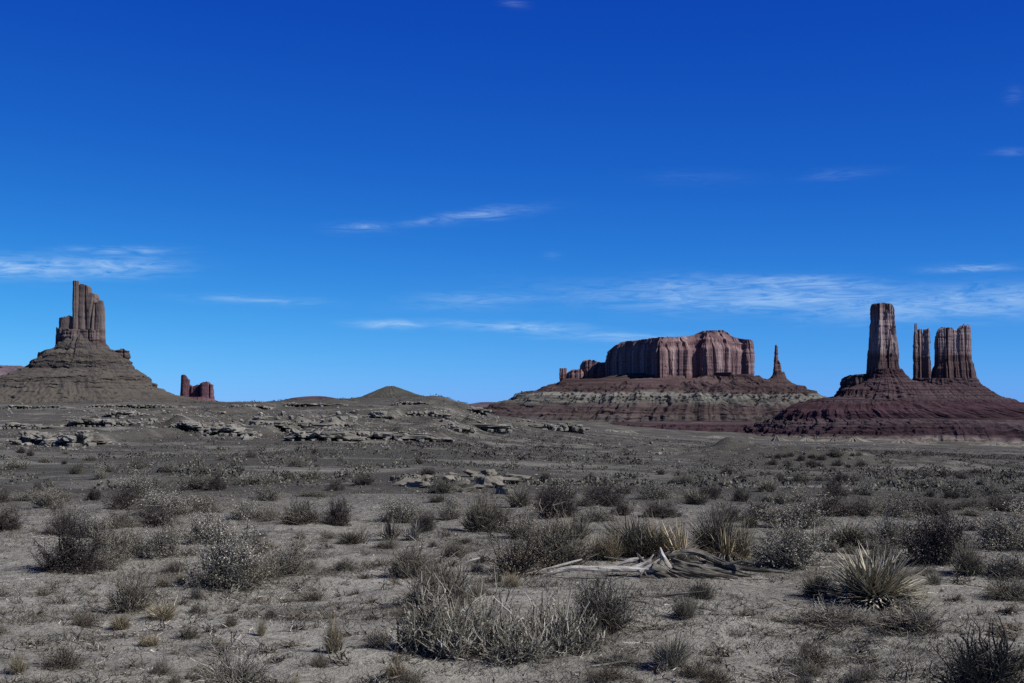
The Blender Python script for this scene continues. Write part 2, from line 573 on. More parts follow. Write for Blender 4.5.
# ground
m_, g, b = material('desert ground')
geo = g.node('ShaderNodeNewGeometry')
pos = geo.outputs['Position']
camd = g.node('ShaderNodeVectorMath', operation='LENGTH')
g.put(camd.inputs[0], pos)
dist = camd.outputs['Value']                       # metres from the viewpoint's foot, a world distance from the origin
big = g.noise(g.mapping(pos, (.05, .05, .05)), 1.0, 5, .6)
med = g.noise(pos, .55, 5, .6)
fine = g.noise(pos, 9.0, 5, .75)
speck = g.noise(pos, 42.0, 3, .8)
sand = g.ramp(g.m('ADD', g.m('MULTIPLY', med, .5), g.m('MULTIPLY', fine, .5)), [(.30, (.13, .117, .089)), (.5, (.30, .274, .214)), (.66, (.44, .405, .322))])
soil = g.ramp(fine, [(.32, (.040, .036, .028)), (.52, (.066, .060, .046)), (.70, (.125, .114, .09))])
valley = g.ramp(g.noise(g.mapping(pos, (.020, .014, .03)), 1.0, 8, .74), [(.34, (.040, .036, .027)), (.50, (.080, .072, .055)), (.60, (.13, .118, .091)), (.70, (.22, .20, .155))])
crust = g.rng(big, .40, .62)
mott = g.rng(g.noise(g.mapping(pos, (.9, .9, .9)), 1.0, 6, .72, .6), .50, .66)
nearc = g.mix(g.m('MULTIPLY', g.m('MAXIMUM', g.m('MULTIPLY', crust, .6), mott), .72), sand, soil)
midc = g.mix(g.rng(g.noise(g.mapping(pos, (.07, .13, .1)), 1.0, 6, .7), .50, .66), soil, g.mix(.6, soil, sand))
col = g.mix(g.rng(dist, 14, 34, 0, 1, True), nearc, midc)
col = g.mix(g.rng(dist, 120, 420, 0, 1, True), col, valley)
col = g.mix(g.rng(speck, .58, .72, 0, .6), col, (.034, .030, .022))
col = g.mix(g.rng(g.noise(pos, 26.0, 3, .7, .4), .60, .72, 0, .6), col, (.38, .35, .28))
g.put(b.inputs['Base Color'], col)
bp = g.node('ShaderNodeBump')
bp.inputs['Strength'].default_value = 1.0
bp.inputs['Distance'].default_value = .05
g.put(bp.inputs['Height'], g.m('ADD', g.m('MULTIPLY', g.noise(pos, 3.2, 5, .7), 1.6), g.noise(pos, 16, 5, .75)))
g.put(b.inputs['Normal'], bp.outputs[0])
M_GROUND = m_

# ------------------------------------------------------------------ ground sheet (polar grid, dense in front)
th = np.concatenate([np.linspace(-math.pi, -.72, 60)[:-1], np.linspace(-.72, -.40, 90)[:-1],
                     np.linspace(-.40, .40, 820), np.linspace(.40, .72, 90)[1:], np.linspace(.72, math.pi, 60)[1:-1]])
dr = np.concatenate([np.geomspace(.6, 6, 14)[:-1], np.geomspace(6, 60, 250)[:-1], np.geomspace(60, 420, 330)[:-1], np.geomspace(420, 38000, 150)])
TH, DR = np.meshgrid(th, dr)
X, Y = DR * np.sin(TH), DR * np.cos(TH)
Z = terrain(X, Y)
n, m = len(th), len(dr)
V = np.concatenate([np.stack([X, Y, Z], -1).reshape(-1, 3), [[0, 0, float(terrain(0, .6))]]])
f4 = grid_faces(n, m, True)[:, ::-1]
i = np.arange(n)
f3 = np.stack([np.full(n, n * m), (i + 1) % n, i], 1)[:, ::-1]
gm = mk('ground', [(V, f4, 0)], M_GROUND, smooth=True)
tag(gm, kind='structure')
cap_v = np.concatenate([V[:n], V[-1:]])


# ------------------------------------------------------------------ buttes and mesas
def chaikin(P, k=2):
    P = np.asarray(P, float)
    for _ in range(k):
        Q = np.roll(P, -1, 0)
        P = np.stack([.75 * P + .25 * Q, .25 * P + .75 * Q], 1).reshape(-1, 2)
    return P


def resample(P, n):
    Q = np.concatenate([P, P[:1]])
    s = np.concatenate([[0], np.cumsum(np.hypot(*np.diff(Q, axis=0).T))])
    t = np.linspace(0, s[-1], n, endpoint=False)
    return np.stack([np.interp(t, s, Q[:, 0]), np.interp(t, s, Q[:, 1])], 1)


def cliff(outline, zb, ztop, prof, n=400, m=40, flutes=((6, 20, 8),), cracks=(4, 12, 10), beds=(1.0, 6), jag=3.0, seed=0, smooth=1, insc=None, flsc=None):
    """a rock wall: outline (metres, seen from above, counter-clockwise), from zb up to ztop(x, y)"""
    P = resample(chaikin(outline, smooth), n)
    T = np.roll(P, -1, 0) - np.roll(P, 1, 0)
    N = np.stack([T[:, 1], -T[:, 0]], 1)
    N /= np.linalg.norm(N, axis=1, keepdims=True) + 1e-9
    for _ in range(3):
        N = N + .5 * (np.roll(N, 1, 0) + np.roll(N, -1, 0))
        N /= np.linalg.norm(N, axis=1, keepdims=True) + 1e-9
    c = P.mean(0)
    zt = ztop(P[:, 0], P[:, 1])
    zt = zt + jag * fbm(P[:, 0] / (jag * 3), P[:, 1] / (jag * 3), 0, seed + 77, 3)
    pv, pi = zip(*prof)
    rows = []
    for v in np.linspace(0, 1, m):
        z = zb + v * (zt - zb)
        dsp = -np.interp(v, pv, pi) * (insc(P[:, 0], P[:, 1]) if insc else np.ones(n))
        for amp, wl, zsx in flutes:
            fv = fbm(P[:, 0] / wl, P[:, 1] / wl, z / (wl * zsx), seed, 3)
            fv = .35 * fv + .65 * np.round(fv * 2.2) / 2.2      # squared-off joints rather than round columns
            fv = fv * np.clip(.62 + .8 * fbm(P[:, 0] / (wl * 4.5), P[:, 1] / (wl * 4.5), 0, seed + 50, 2), .12, 1.25)
            dsp = dsp + amp * (flsc(P[:, 0], P[:, 1]) if flsc else 1) * fv
        ca, cw, cz = cracks
        r = np.abs(vnoise(P[:, 0] / cw, P[:, 1] / cw, z / (cw * cz), seed + 5))
        dsp = dsp - ca * np.clip(1 - r * 5, 0, 1)
        ba, bw = beds
        dsp = dsp + ba * fbm(P[:, 0] / (bw * 14), P[:, 1] / (bw * 14), z / bw, seed + 9, 2)
        Q = P + N * dsp[:, None]
        rows.append(np.column_stack([Q, z]))
    top = rows[-1]
    for k in (.9, .75, .5, .25, .02):
        q = c + (top[:, :2] - c) * k
        z = ztop(q[:, 0], q[:, 1]) + jag * .5 * fbm(q[:, 0] / (jag * 4), q[:, 1] / (jag * 4), 0, seed + 78, 3)
        rows.append(np.column_stack([q, np.minimum(z, np.maximum(top[:, 2], z))]))
    return np.concatenate(rows), grid_faces(n, len(rows), True)


def ell(cx, cy, rx, ry, p=3.0, k=24, rot=0):
    a = np.arange(k) * 2 * math.pi / k
    x = np.sign(np.cos(a)) * np.abs(np.cos(a)) ** (2 / p) * rx
    y = np.sign(np.sin(a)) * np.abs(np.sin(a)) ** (2 / p) * ry
    return np.stack([cx + x * math.cos(rot) - y * math.sin(rot), cy + x * math.sin(rot) + y * math.cos(rot)], 1)


def tower(D, x0, x1, ytop, ybase, depth=1.0, dy=0, **kw):
    """column between photo columns x0..x1 at distance D (dy metres nearer/farther)"""
    Dd = D + dy
    a, b = xat(x0, Dd), xat(x1, Dd)
    cx, rx = (a + b) / 2, (b - a) / 2
    if callable(ytop):
        zt = lambda x, y: np.array([zat(v, Dd) for v in np.ravel(ytop(512 + np.ravel(x) / Dd * FPX))]).reshape(np.shape(x))
    else:
        zz = zat(ytop, Dd)
        zt = lambda x, y: np.full(np.shape(x), zz)
    kw.setdefault('prof', [(0, -rx * .12), (.3, 0), (1, rx * .06)])
    return cliff(ell(cx, Dd, rx, rx * depth, kw.pop('p', 3.0)), zat(ybase, Dd), zt, **kw)


def loft(D, levels, depth, n=500, m=70, p=2.3, gully=(.05, 9), beds=(.012, 4.0), seed=0, cy=0, lobes=.03, zj=0, slump=0.0):
    """a slope: levels [(y px, left px, right px)] from the bottom up give its outline as seen; depth = ry/rx or a list"""
    L = np.array(levels, float)
    k = np.linspace(0, len(L) - 1, m)
    yy, xl, xr = (np.interp(k, np.arange(len(L)), L[:, q]) for q in (0, 1, 2))
    dp = np.interp(k, np.arange(len(L)), depth) if hasattr(depth, '__len__') else np.full(m, depth)
    a = np.linspace(0, 2 * math.pi, n, endpoint=False)
    ca, sa = np.cos(a), np.sin(a)
    ex, ey = np.sign(ca) * np.abs(ca) ** (2 / p), np.sign(sa) * np.abs(sa) ** (2 / p)
    rows = []
    for q in range(m):
        z = zat(yy[q], D)
        x0, x1 = xat(xl[q], D), xat(xr[q], D)
        cx, rx = (x0 + x1) / 2, (x1 - x0) / 2
        ry = rx * dp[q]
        gl = 1 + lobes * fbm(ex * 2.6, ey * 2.6, z * .002, seed + 20, 2) + gully[0] * fbm(ex * gully[1], ey * gully[1], z * .004, seed, 4)
        gl = gl + beds[0] * fbm(ex * 6, ey * 6, z / beds[1], seed + 3, 3)
        rows.append(np.column_stack([cx + rx * ex * gl, D + cy + ry * ey * gl, z + zj * (q / m) ** 1.5 * fbm(ex * 7, ey * 7, 0, seed + 31, 3) + rx * .008 * fbm(ex * 30, ey * 30, q * .3, seed + 8, 3) + slump * fbm(ex * 11, ey * 11, q * .05, seed + 41, 4)]))
    c = rows[-1].mean(0)
    for s in (.6, .2, .01):
        r = rows[-1].copy()
        r[:, :2] = c[:2] + (rows[m - 1][:, :2] - c[:2]) * s
        rows.append(r)
    return np.concatenate(rows), grid_faces(n, len(rows), True)


# --- left butte
DL = 2000
zl = lambda y: zat(y, DL)
M_LROCK = rock_mat('brown sandstone', (.070, .052, .034), (.125, .098, .068), (.19, .155, .115), streak=(.24, .20, .15), streak_amt=.45, nscale=.03, xs=.09, band_amt=.08, tint=(1, .95, 1.1),
                   strata=(zl(352), zl(280), [(0, (.06, .045, .035)), (.16, (.075, .052, .036)), (.2, (.16, .13, .10)), (.28, (.09, .065, .046)), (.33, (.15, .125, .09)), (.75, (.15, .118, .085)), (1, (.10, .072, .052))]))
M_LTALUS = rock_mat('grey brown talus', (.050, .040, .027), (.088, .074, .050), (.125, .106, .074), nscale=.02, zs=.04, band_amt=.7, wob_amt=.14, tint=(.92, .94, 1.14),
                    strata=(zl(412), zl(345), [(0, (.085, .075, .052)), (.35, (.088, .075, .052)), (.44, (.088, .075, .052)), (.48, (.042, .034, .026)), (.52, (.085, .072, .052)), (.60, (.085, .071, .05)), (.64, (.045, .035, .027)), (.68, (.08, .067, .048)), (.74, (.045, .034, .026)), (.80, (.085, .07, .05)), (1, (.10, .082, .058))]),
                    top=(.098, .085, .058), bump=.8)
b_ = thing('butte', 'brown butte with a slim pinnacle on its stepped crown, at the left of the view', 'butte', (xat(82, DL), DL, zl(404)))
bx, by, bz = b_.location


def child(name, parts, mat, par, label=None, smooth=False):
    o = mk(name, parts, mat, smooth=smooth)
    o.location = (-par.location[0], -par.location[1], -par.location[2])
    o.parent = par
    if label:
        o['label'] = label
    return o


fl = dict(flutes=((2.0, 17, 5), (.9, 6, 5)), cracks=(2.4, 11, 9), beds=(.4, 5), jag=2.2)
child('pinnacle', [(*tower(DL, 71.3, 77.6, 281, 330, dy=-8, n=140, m=40, seed=3, p=2.6, **dict(fl, flutes=((.7, 6, 8), (.5, 3, 10)), cracks=(.6, 5, 14), jag=.6)), 0)], M_LROCK, b_)
child('rock_wall', [
    (*tower(DL, 76.3, 97.5, lambda p: np.interp(p, [76, 77.5, 80, 84, 87, 88.6, 89.4, 92, 95.6, 97.5], [287, 285.4, 285, 284.6, 286, 288, 292.6, 293.5, 294.5, 298]), 352, dy=0, n=420, m=60, seed=4, depth=.75, p=4, **dict(fl, flutes=((1.8, 22, 5), (.8, 8, 4)), jag=1.0)), 0),
    (*tower(DL, 94, 104.3, lambda p: np.interp(p, [94, 96.8, 97.6, 100, 103, 104.3], [303, 303, 301.5, 300.6, 301, 303.5]), 352, dy=-3, n=240, m=50, seed=6, depth=1.0, p=3.4, prof=[(0, -.6), (.8, .2), (1, .9)], **dict(fl, flutes=((1.2, 12, 5), (.6, 5, 5)), jag=.9)), 0),
    (*tower(DL, 58.5, 76, 317.5, 354, dy=2, n=220, m=30, seed=7, **fl), 0),
    (*tower(DL, 54.2, 66, 328.5, 356, dy=-2, n=200, m=30, seed=8, **fl), 0),
    (*tower(DL, 62, 100, 330, 356, dy=-10, n=320, m=30, seed=9, depth=.5, prof=[(0, -2.5), (.40, -1), (.45, 1.0), (1, 2)], **dict(fl, beds=(.8, 2.5))), 0),
], M_LROCK, b_)
child('ledge', [(*tower(DL, 99, 129.3, lambda p: np.interp(p, [100, 108, 118, 125, 129], [349, 351, 350, 350, 352]), 371, dy=6, n=260, m=24, depth=.7, seed=11, **dict(fl, beds=(1.8, 3))), 0)], M_LROCK, b_)
child('ledge', [(*tower(DL, 38, 62, lambda p: np.interp(p, [38, 46, 55], [353, 350.5, 349]), 371, dy=6, n=220, m=20, depth=.8, seed=12, **dict(fl, beds=(1.8, 3))), 0)], M_LROCK, b_)
child('talus_slope', [(*loft(DL, [(424, -190, 360), (412, -110, 292), (404, -62, 222), (400.5, -42, 192), (396, -28, 171), (388.5, -15, 153), (381, -8, 146), (377, 3, 143), (375.5, 9, 141), (370, 22, 133), (368.5, 29, 131), (361, 34, 127), (359, 40, 124), (353, 45, 118), (350, 54, 108), (344, 59, 103), (338, 66, 97), (332, 74, 92)],
                             [.8, .8, .8, .8, .8, .75, .72, .72, .72, .72, .72, .74, .76, .78, .85, .95, 1.0, 1.0], n=900, m=130, zj=2.5, slump=.7, gully=(.022, 8), beds=(.024, 2.2), seed=13, lobes=.04), 0)], M_LTALUS, b_)

# --- small far butte behind the left talus
DF = 6000
M_FAR = rock_mat('dark red far sandstone', (.06, .030, .026), (.13, .062, .052), (.21, .115, .095), nscale=.012, tint=(.80, .84, 1.08), streak=(.25, .15, .125), streak_amt=.5, xs=.03)
b_ = thing('far_butte', 'tiny purple-red butte with a notched crown just right of the brown butte', 'butte', (xat(197, DF), DF, zat(404, DF)))
ff = dict(flutes=((6, 26, 8), (3, 11, 10)), cracks=(6, 20, 14), beds=(1, 9), jag=3.5)
child('rock_wall', [(*tower(DF, 180.6, 189, lambda p: np.interp(p, [180, 182, 185, 187, 189], [378, 375.2, 375, 377.5, 380]), 409, n=160, m=30, seed=21, **ff), 0),
                    (*tower(DF, 187, 203, lambda p: np.interp(p, [187, 190, 195, 199, 203], [383, 386, 386.5, 384.5, 385.5]), 409, dy=30, n=200, m=26, seed=22, **ff), 0),
                    (*tower(DF, 200, 213.5, lambda p: np.interp(p, [200, 204, 208, 212], [384, 382, 382.2, 385]), 409, n=180, m=28, seed=23, **ff), 0)], M_FAR, b_)
child('talus_slope', [(*loft(DF, [(412, 160, 240), (404, 172, 224), (400, 179, 215), (397, 183, 211)], .7, n=160, m=20, seed=24), 0)], M_FAR, b_)

# --- distant reddish landforms on the horizon (setting)
def hill(name, D, levels, mat, depth=.6, seed=0, **kw):
    return tag(mk(name, [(*loft(D, levels, depth, seed=seed, **kw), 0)], mat), kind='structure')


M_FARHILL = rock_mat('far red hill', (.055, .034, .034), (.095, .06, .058), (.13, .085, .08), nscale=.008, zs=.02)
hill('far_hill', 5200, [(412, 255, 365), (404, 272, 350), (400.5, 282, 338), (398, 292, 334), (396.6, 304, 326), (396.1, 312, 320)], M_FARHILL, n=220, m=30, seed=31, gully=(.03, 6))
M_FARMESA = rock_mat('far purple mesa', (.07, .05, .055), (.11, .08, .085), (.15, .11, .11), nscale=.006, zs=.02)
hill('far_mesa', 9000, [(408, -330, 60), (380, -300, 42), (376, -270, 34), (368, -262, 26), (366.4, -255, 20)], M_FARMESA, n=320, m=30, seed=32, depth=.5, gully=(.02, 6))
hill('horizon_mesa', 12500, [(407, 455, 560), (404, 470, 540), (403.2, 476, 532), (402.4, 480, 528), (402.2, 484, 520)], M_FARMESA, n=240, m=16, seed=33, depth=.3, gully=(.03, 10))
M_CONE = rock_mat('grey conical hill', (.045, .039, .026), (.068, .059, .040), (.095, .083, .057), nscale=.10, zs=.2, tint=(.92, 1.0, 1.12))
hill('hill', 640, [(408, 318, 470), (401, 340, 445), (397, 361, 428), (394, 368, 416), (390, 377, 405), (387.6, 383, 398), (386.4, 386.5, 394.5)], M_CONE, n=260, m=40, seed=34, depth=.8, p=2.0, gully=(.035, 4), beds=(.01, .6), slump=.12)

# --- central mesa
DM = 3500
zm = lambda y: zat(y, DM)
M_MROCK = rock_mat('red sandstone cliff', (.085, .045, .036), (.175, .105, .085), (.26, .175, .145), streak=(.40, .315, .265), streak_amt=.75, nscale=.018, xs=.055, band_amt=.2, tint=(.92, .90, 1.02), streak_from=.24,
                   strata=(zm(392), zm(331), [(0, (.11, .06, .047)), (.22, (.15, .085, .066)), (.30, (.20, .13, .105)), (.70, (.20, .13, .108)), (.78, (.13, .075, .062)), (.84, (.19, .12, .10)), (1, (.14, .085, .07))]))
M_MTALUS = rock_mat('banded purple-brown talus', (.048, .033, .031), (.085, .060, .053), (.13, .10, .086), nscale=.015, zs=.03, band_amt=.7, wob_amt=.20,
                    strata=(zm(434), zm(376), [(0, (.075, .072, .058)), (.15, (.105, .10, .08)), (.22, (.058, .046, .041)), (.29, (.08, .072, .058)), (.36, (.082, .059, .052)), (.50, (.076, .056, .049)), (.535, (.088, .088, .066)), (.57, (.17, .168, .128)), (.68, (.23, .225, .175)), (.71, (.095, .066, .057)), (.75, (.058, .037, .035)), (.86, (.082, .051, .046)), (1, (.098, .063, .056))]),
                    bump=.9)
mesa = thing('mesa', 'long red flat-topped mesa with fluted walls and a deep blue shadow on its left end', 'mesa', (xat(690, DM), DM, zm(400)))
u = DM / FPX
X_ = lambda p: xat(p, DM)
mo = [(X_(649), DM - 128), (X_(656), DM - 140), (X_(668), DM - 112), (X_(680), DM - 112), (X_(692), DM - 84), (X_(704), DM - 100), (X_(722), DM - 84), (X_(734), DM - 62), (X_(748), DM - 66), (X_(752.5), DM - 40),
      (X_(753), DM + 60), (X_(748), DM + 170), (X_(700), DM + 220), (X_(640), DM + 230), (X_(612), DM + 215), (X_(607), DM + 150), (X_(622), DM + 60), (X_(645), DM - 60)]
mfl = lambda x, y: np.interp(512 + np.asarray(x) / DM * FPX, [600, 640, 655], [.25, .35, 1])
minsc = lambda x, y: np.interp(512 + np.asarray(x) / DM * FPX, [606, 640, 650, 662, 730, 745, 752], [.22, .25, .3, .7, .8, .3, .12])
mtop = lambda x, y: np.interp(512 + x / DM * FPX + (np.asarray(y) - DM) * 0, [600, 611, 616, 625, 650, 687, 700, 722, 731, 741, 750, 754],
                              [zm(v) for v in (352, 349, 345, 340.5, 339.5, 338, 334, 333.2, 338, 340.2, 341.5, 343)])
mv, mf = cliff(mo, zm(394), mtop, [(0, -20), (.10, -10), (.20, -3), (.24, 0), (.72, 2), (.76, 4), (.84, 16), (.90, 18), (.95, 30), (1, 36)], n=1000, m=80, insc=minsc, flsc=mfl,
               flutes=((6.5, 42, 9), (4, 18, 10), (2.2, 8, 10)), cracks=(9, 26, 14), beds=(.8, 7), jag=1.8, seed=41)
child('cliff_wall', [(mv, mf, 0)], M_MROCK, mesa)
sf = dict(flutes=((3, 16, 8), (2, 7, 10)), cracks=(4, 12, 14), beds=(.8, 5), jag=2.2)
child('caprock', [(*tower(DM, 686, 736, lambda p: np.interp(p, [684, 694, 701, 721, 729, 736], [337, 335.5, 331.6, 331, 335.5, 339]), 344, dy=70, depth=.8, n=260, m=16, seed=46, **dict(sf, jag=1.0)), 0)], M_MROCK, mesa)
child('shoulder', [(*tower(DM, 578.5, 618, lambda p: np.interp(p, [579, 583, 589, 600, 612], [366, 361, 360, 363, 361.5]), 392, dy=215, n=320, m=36, depth=.7, seed=42, **sf), 0)], M_MROCK, mesa)
child('pinnacle', [(*tower(DM, 559, 567, 368.6, 394, dy=170, n=140, m=30, seed=43, **sf), 0)], M_MROCK, mesa)
child('pinnacle', [(*tower(DM, 566, 584, lambda p: np.interp(p, [566, 570, 574, 577, 580, 584], [374, 371, 369.5, 370.5, 369, 373]), 394, dy=180, n=200, m=30, seed=44, **dict(sf, jag=3.5)), 0)], M_MROCK, mesa)
child('talus_slope', [(*loft(DM, [(440, 430, 900), (432, 452, 882), (428, 455, 876), (423, 462, 866), (420, 470, 858), (412, 486, 846), (405, 500, 838), (402.5, 515, 827), (398, 522, 817), (394.5, 528, 808), (393, 540, 802), (389, 548, 800), (387.5, 558, 781), (384, 566, 770), (381.5, 600, 762), (379.5, 618, 757), (378, 630, 750)],
                             [.62] * 10 + [.56, .54, .50, .5, .5, .5, .5], n=1300, m=150, gully=(.030, 17), beds=(.009, 4.0), seed=45, p=2.6, cy=-50, zj=6, slump=5.0), 0)], M_MTALUS, mesa)

# dark bushes dotted on the pale band of the mesa's slope
from mathutils.bvhtree import BVHTree
from mathutils import Vector
tal = [c for c in mesa.children if c.name.startswith('talus')][0]
bvh = BVHTree.FromPolygons([v.co for v in tal.data.vertices], [p.vertices for p in tal.data.polygons])
MESA_DOTS = []
rd = random.Random(4)
for k in range(190):
    px, py = rd.uniform(560, 815), rd.gauss(396, 3.2)
    x_, y_, z_ = ray(px, py)
    hitp = bvh.ray_cast(Vector((0, 0, EYE)) - mesa.location * 0, Vector((float(x_), float(y_), float(z_))).normalized())
    if hitp[0]:
        MESA_DOTS.append(tuple(hitp[0]))

# --- slender spire at the right end of the mesa
sp_ = thing('rock_spire', 'lone slender red needle on a small talus cone right of the long mesa', 'rock spire', (xat(778, DM), DM, zm(380)))
nl = dict(flutes=((1.6, 12, 6), (1.2, 6, 8)), cracks=(1.6, 10, 10), beds=(1.0, 4), jag=1.4)
child('needle', [(*tower(DM, 774.4, 779.0, lambda p: np.interp(p, [774, 775, 776.4, 778, 779], [349, 345.6, 345.2, 346.5, 352]), 384, dy=-20, n=140, m=60, seed=51, prof=[(0, -4), (.3, -1.6), (.55, -.6), (.75, .8), (1, 1.6)], **dict(nl, flutes=((.8, 10, 5), (.6, 5, 7)))), 0),
                 (*tower(DM, 773.2, 782.4, lambda p: np.interp(p, [773, 775, 778, 780, 782], [372, 362, 359.5, 364, 373]), 384, dy=-22, n=160, m=30, seed=53, prof=[(0, -5), (.4, -1.5), (1, 1.2)], **nl), 0)], M_MROCK, sp_)
child('talus_slope', [(*loft(DM, [(402, 742, 836), (396.5, 750, 814.5), (391.2, 754, 812), (390.4, 755, 808), (389.0, 757, 801), (386, 758, 796), (383, 760, 789), (380, 764, 785.5), (378.4, 768, 784), (375.5, 770.5, 783), (372, 772.5, 782)], .8, n=400, m=60, gully=(.04, 7), beds=(.03, 3.5), seed=52, cy=-30), 0)], M_MTALUS, sp_)

# --- right-hand group: three towers on one terraced pedestal
DR_ = 2600
zr = lambda y: zat(y, DR_)
M_RROCK = rock_mat('streaked sandstone tower', (.080, .050, .040), (.155, .105, .085), (.235, .175, .145), streak=(.46, .395, .335), streak_amt=.80, nscale=.02, xs=.075, band_amt=.15, tint=(.95, .92, 1.0), streak_from=.40,
                   strata=(zr(392), zr(304), [(0, (.058, .036, .031)), (.25, (.066, .042, .036)), (.40, (.078, .050, .042)), (.47, (.24, .185, .158)), (.8, (.29, .225, .195)), (.95, (.17, .12, .10)), (1, (.09, .06, .05))]))
M_RTALUS = rock_mat('dark purple-red terraces', (.060, .034, .029), (.10, .060, .050), (.145, .098, .078), nscale=.018, zs=.05, band_amt=.8, wob_amt=.20, tint=(.74, .72, .92),
                    strata=(zr(447), zr(374), [(0, (.17, .155, .092)), (.06, (.24, .215, .125)), (.13, (.28, .25, .15)), (.19, (.085, .055, .046)), (.24, (.055, .031, .028)), (.31, (.10, .075, .058)), (.37, (.115, .092, .066)), (.42, (.088, .046, .041)), (.60, (.085, .043, .039)), (.66, (.115, .088, .064)), (.74, (.12, .094, .068)), (.80, (.088, .055, .044)), (.9, (.105, .078, .058)), (1, (.085, .05, .04))]),
                    bump=.9)
tf = dict(flutes=((4.0, 22, 9), (2.6, 9, 14), (1.2, 4, 14)), cracks=(5.5, 15, 16), beds=(.7, 5), jag=1.5)
t_ = thing('rock_tower', 'tallest of the right-hand towers, a stout square-topped column standing alone', 'rock tower', (xat(885, DR_), DR_, zr(376)))
child('shaft', [(*tower(DR_, 869.5, 897, lambda p: np.interp(p, [869, 872, 880, 890, 894.5, 897], [305.5, 304, 303.6, 304.8, 305.4, 307]), 388, n=460, m=90, seed=61, depth=.9, p=3.4,
                        prof=[(0, -16), (.06, -11), (.16, -4), (.30, -2), (.5, 0), (.72, 2.2), (.74, 1.6), (.80, 4.0), (.97, 4.5), (1, 6.5)], **dict(tf, beds=(.5, 5))), 0)], M_RROCK, t_)
t_ = thing('rock_tower', 'narrow twin-pronged tower with a thin needle on its left, between two stouter ones', 'rock tower', (xat(922, DR_), DR_, zr(380)))
child('needle', [(*tower(DR_, 914.2, 918.6, lambda p: np.interp(p, [914, 915.5, 917, 918.5], [331, 323.2, 324, 331]), 385, dy=-6, n=120, m=50, seed=62, prof=[(0, -2), (.5, -.4), (.85, .3), (1, 1.4)], **dict(tf, flutes=((1.0, 8, 9), (.7, 3, 10)), cracks=(.6, 5, 10))), 0)], M_RROCK, t_)
child('shaft', [(*tower(DR_, 915.5, 931.2, lambda p: np.interp(p, [915, 919, 921, 922.2, 923.6, 925, 930, 932], [331, 329, 330, 337, 336, 329.5, 328.6, 334]), 390, n=300, m=70, seed=63, depth=.9,
                        prof=[(0, -7), (.15, -2.5), (.4, -1), (.55, .8), (1, 2.2)], **tf), 0)], M_RROCK, t_)
t_ = thing('rock_tower', 'broad castle-like tower with a ragged crown, rightmost of the three towers', 'rock tower', (xat(953, DR_), DR_, zr(384)))
child('shaft', [(*tower(DR_, 934.2, 972.5, lambda p: np.interp(p, [934, 936, 938, 940, 941, 943, 945, 949, 953, 958, 959.5, 962, 964, 967, 970, 972], [338, 334, 335, 329, 331, 327.3, 328.6, 328.2, 329.4, 329, 331, 325.6, 326.8, 324.6, 326, 329]), 394, n=640, m=80, seed=64, depth=.55, p=3.6,
                        prof=[(0, -19), (.10, -13), (.25, -6), (.42, -2.5), (.5, 1.2), (1, 3.4)], **dict(tf, jag=2.0, cracks=(7, 17, 18))), 0)], M_RROCK, t_)
ped = mk('terraced_hill', [(*loft(DR_, [(452, 600, 1420), (445, 676, 1340), (438.5, 728, 1300), (434, 738, 1280), (433.2, 748, 1270), (429.5, 750, 1262), (428.8, 758, 1250), (425, 760, 1240), (424.2, 768, 1225), (421.5, 770, 1200), (420.8, 776, 1170), (417.5, 779, 1110), (410, 786, 1058), (403.5, 801, 1019), (402.7, 808, 1013), (400.2, 812, 1010), (398.6, 829, 1002), (396.8, 836, 996), (393, 839, 990), (389, 841, 984), (386, 850, 979), (384, 858, 972), (382, 868, 962), (381, 880, 950)],
                                  [.38] * 12 + [.44, .46, .46, .46, .48, .48, .45, .42, .40, .38, .36, .34], n=1600, m=200, gully=(.011, 26), beds=(.005, 2.6), seed=65, p=3.2, lobes=.03, slump=1.8), 0),
    (*loft(DR_, [(400, 838, 936), (390, 852, 924), (383, 860, 914), (378, 866, 907), (374, 868.4, 902.5), (369, 869.5, 900)], .75, n=420, m=60, gully=(.04, 9), beds=(.04, 3), seed=66, cy=-12), 0),
    (*loft(DR_, [(402, 888, 1000), (394, 900, 990), (388, 908, 983), (384, 912, 979), (381, 913, 977), (378.5, 914, 975)], .5, n=480, m=60, gully=(.04, 11), beds=(.04, 3), seed=67, cy=-10), 0),
    (*tower(DR_, 840.6, 872, lambda p: np.interp(p, [840, 845, 851, 858, 866, 872], [381, 378, 375.2, 374.8, 374, 373.6]), 396, dy=10, depth=1.0, n=420, m=30, seed=68, prof=[(0, -8), (.3, -3), (.35, 0), (1, 2)], flutes=((4, 20, 6), (2, 8, 8)), cracks=(5, 14, 9), beds=(2.0, 4), jag=1.2), 0)], M_RTALUS)
tag(ped, kind='structure')
hill('low_shelf', 2900, [(442, 540, 1010), (434, 566, 985), (430.5, 578, 970), (429.8, 590, 960), (427, 596, 950), (426.3, 606, 940), (424, 612, 925), (422.6, 650, 900)], M_RTALUS, n=900, m=60, seed=70, depth=.45, p=3.0, gully=(.018, 20), beds=(.006, 2.5), lobes=.05, slump=1.5)

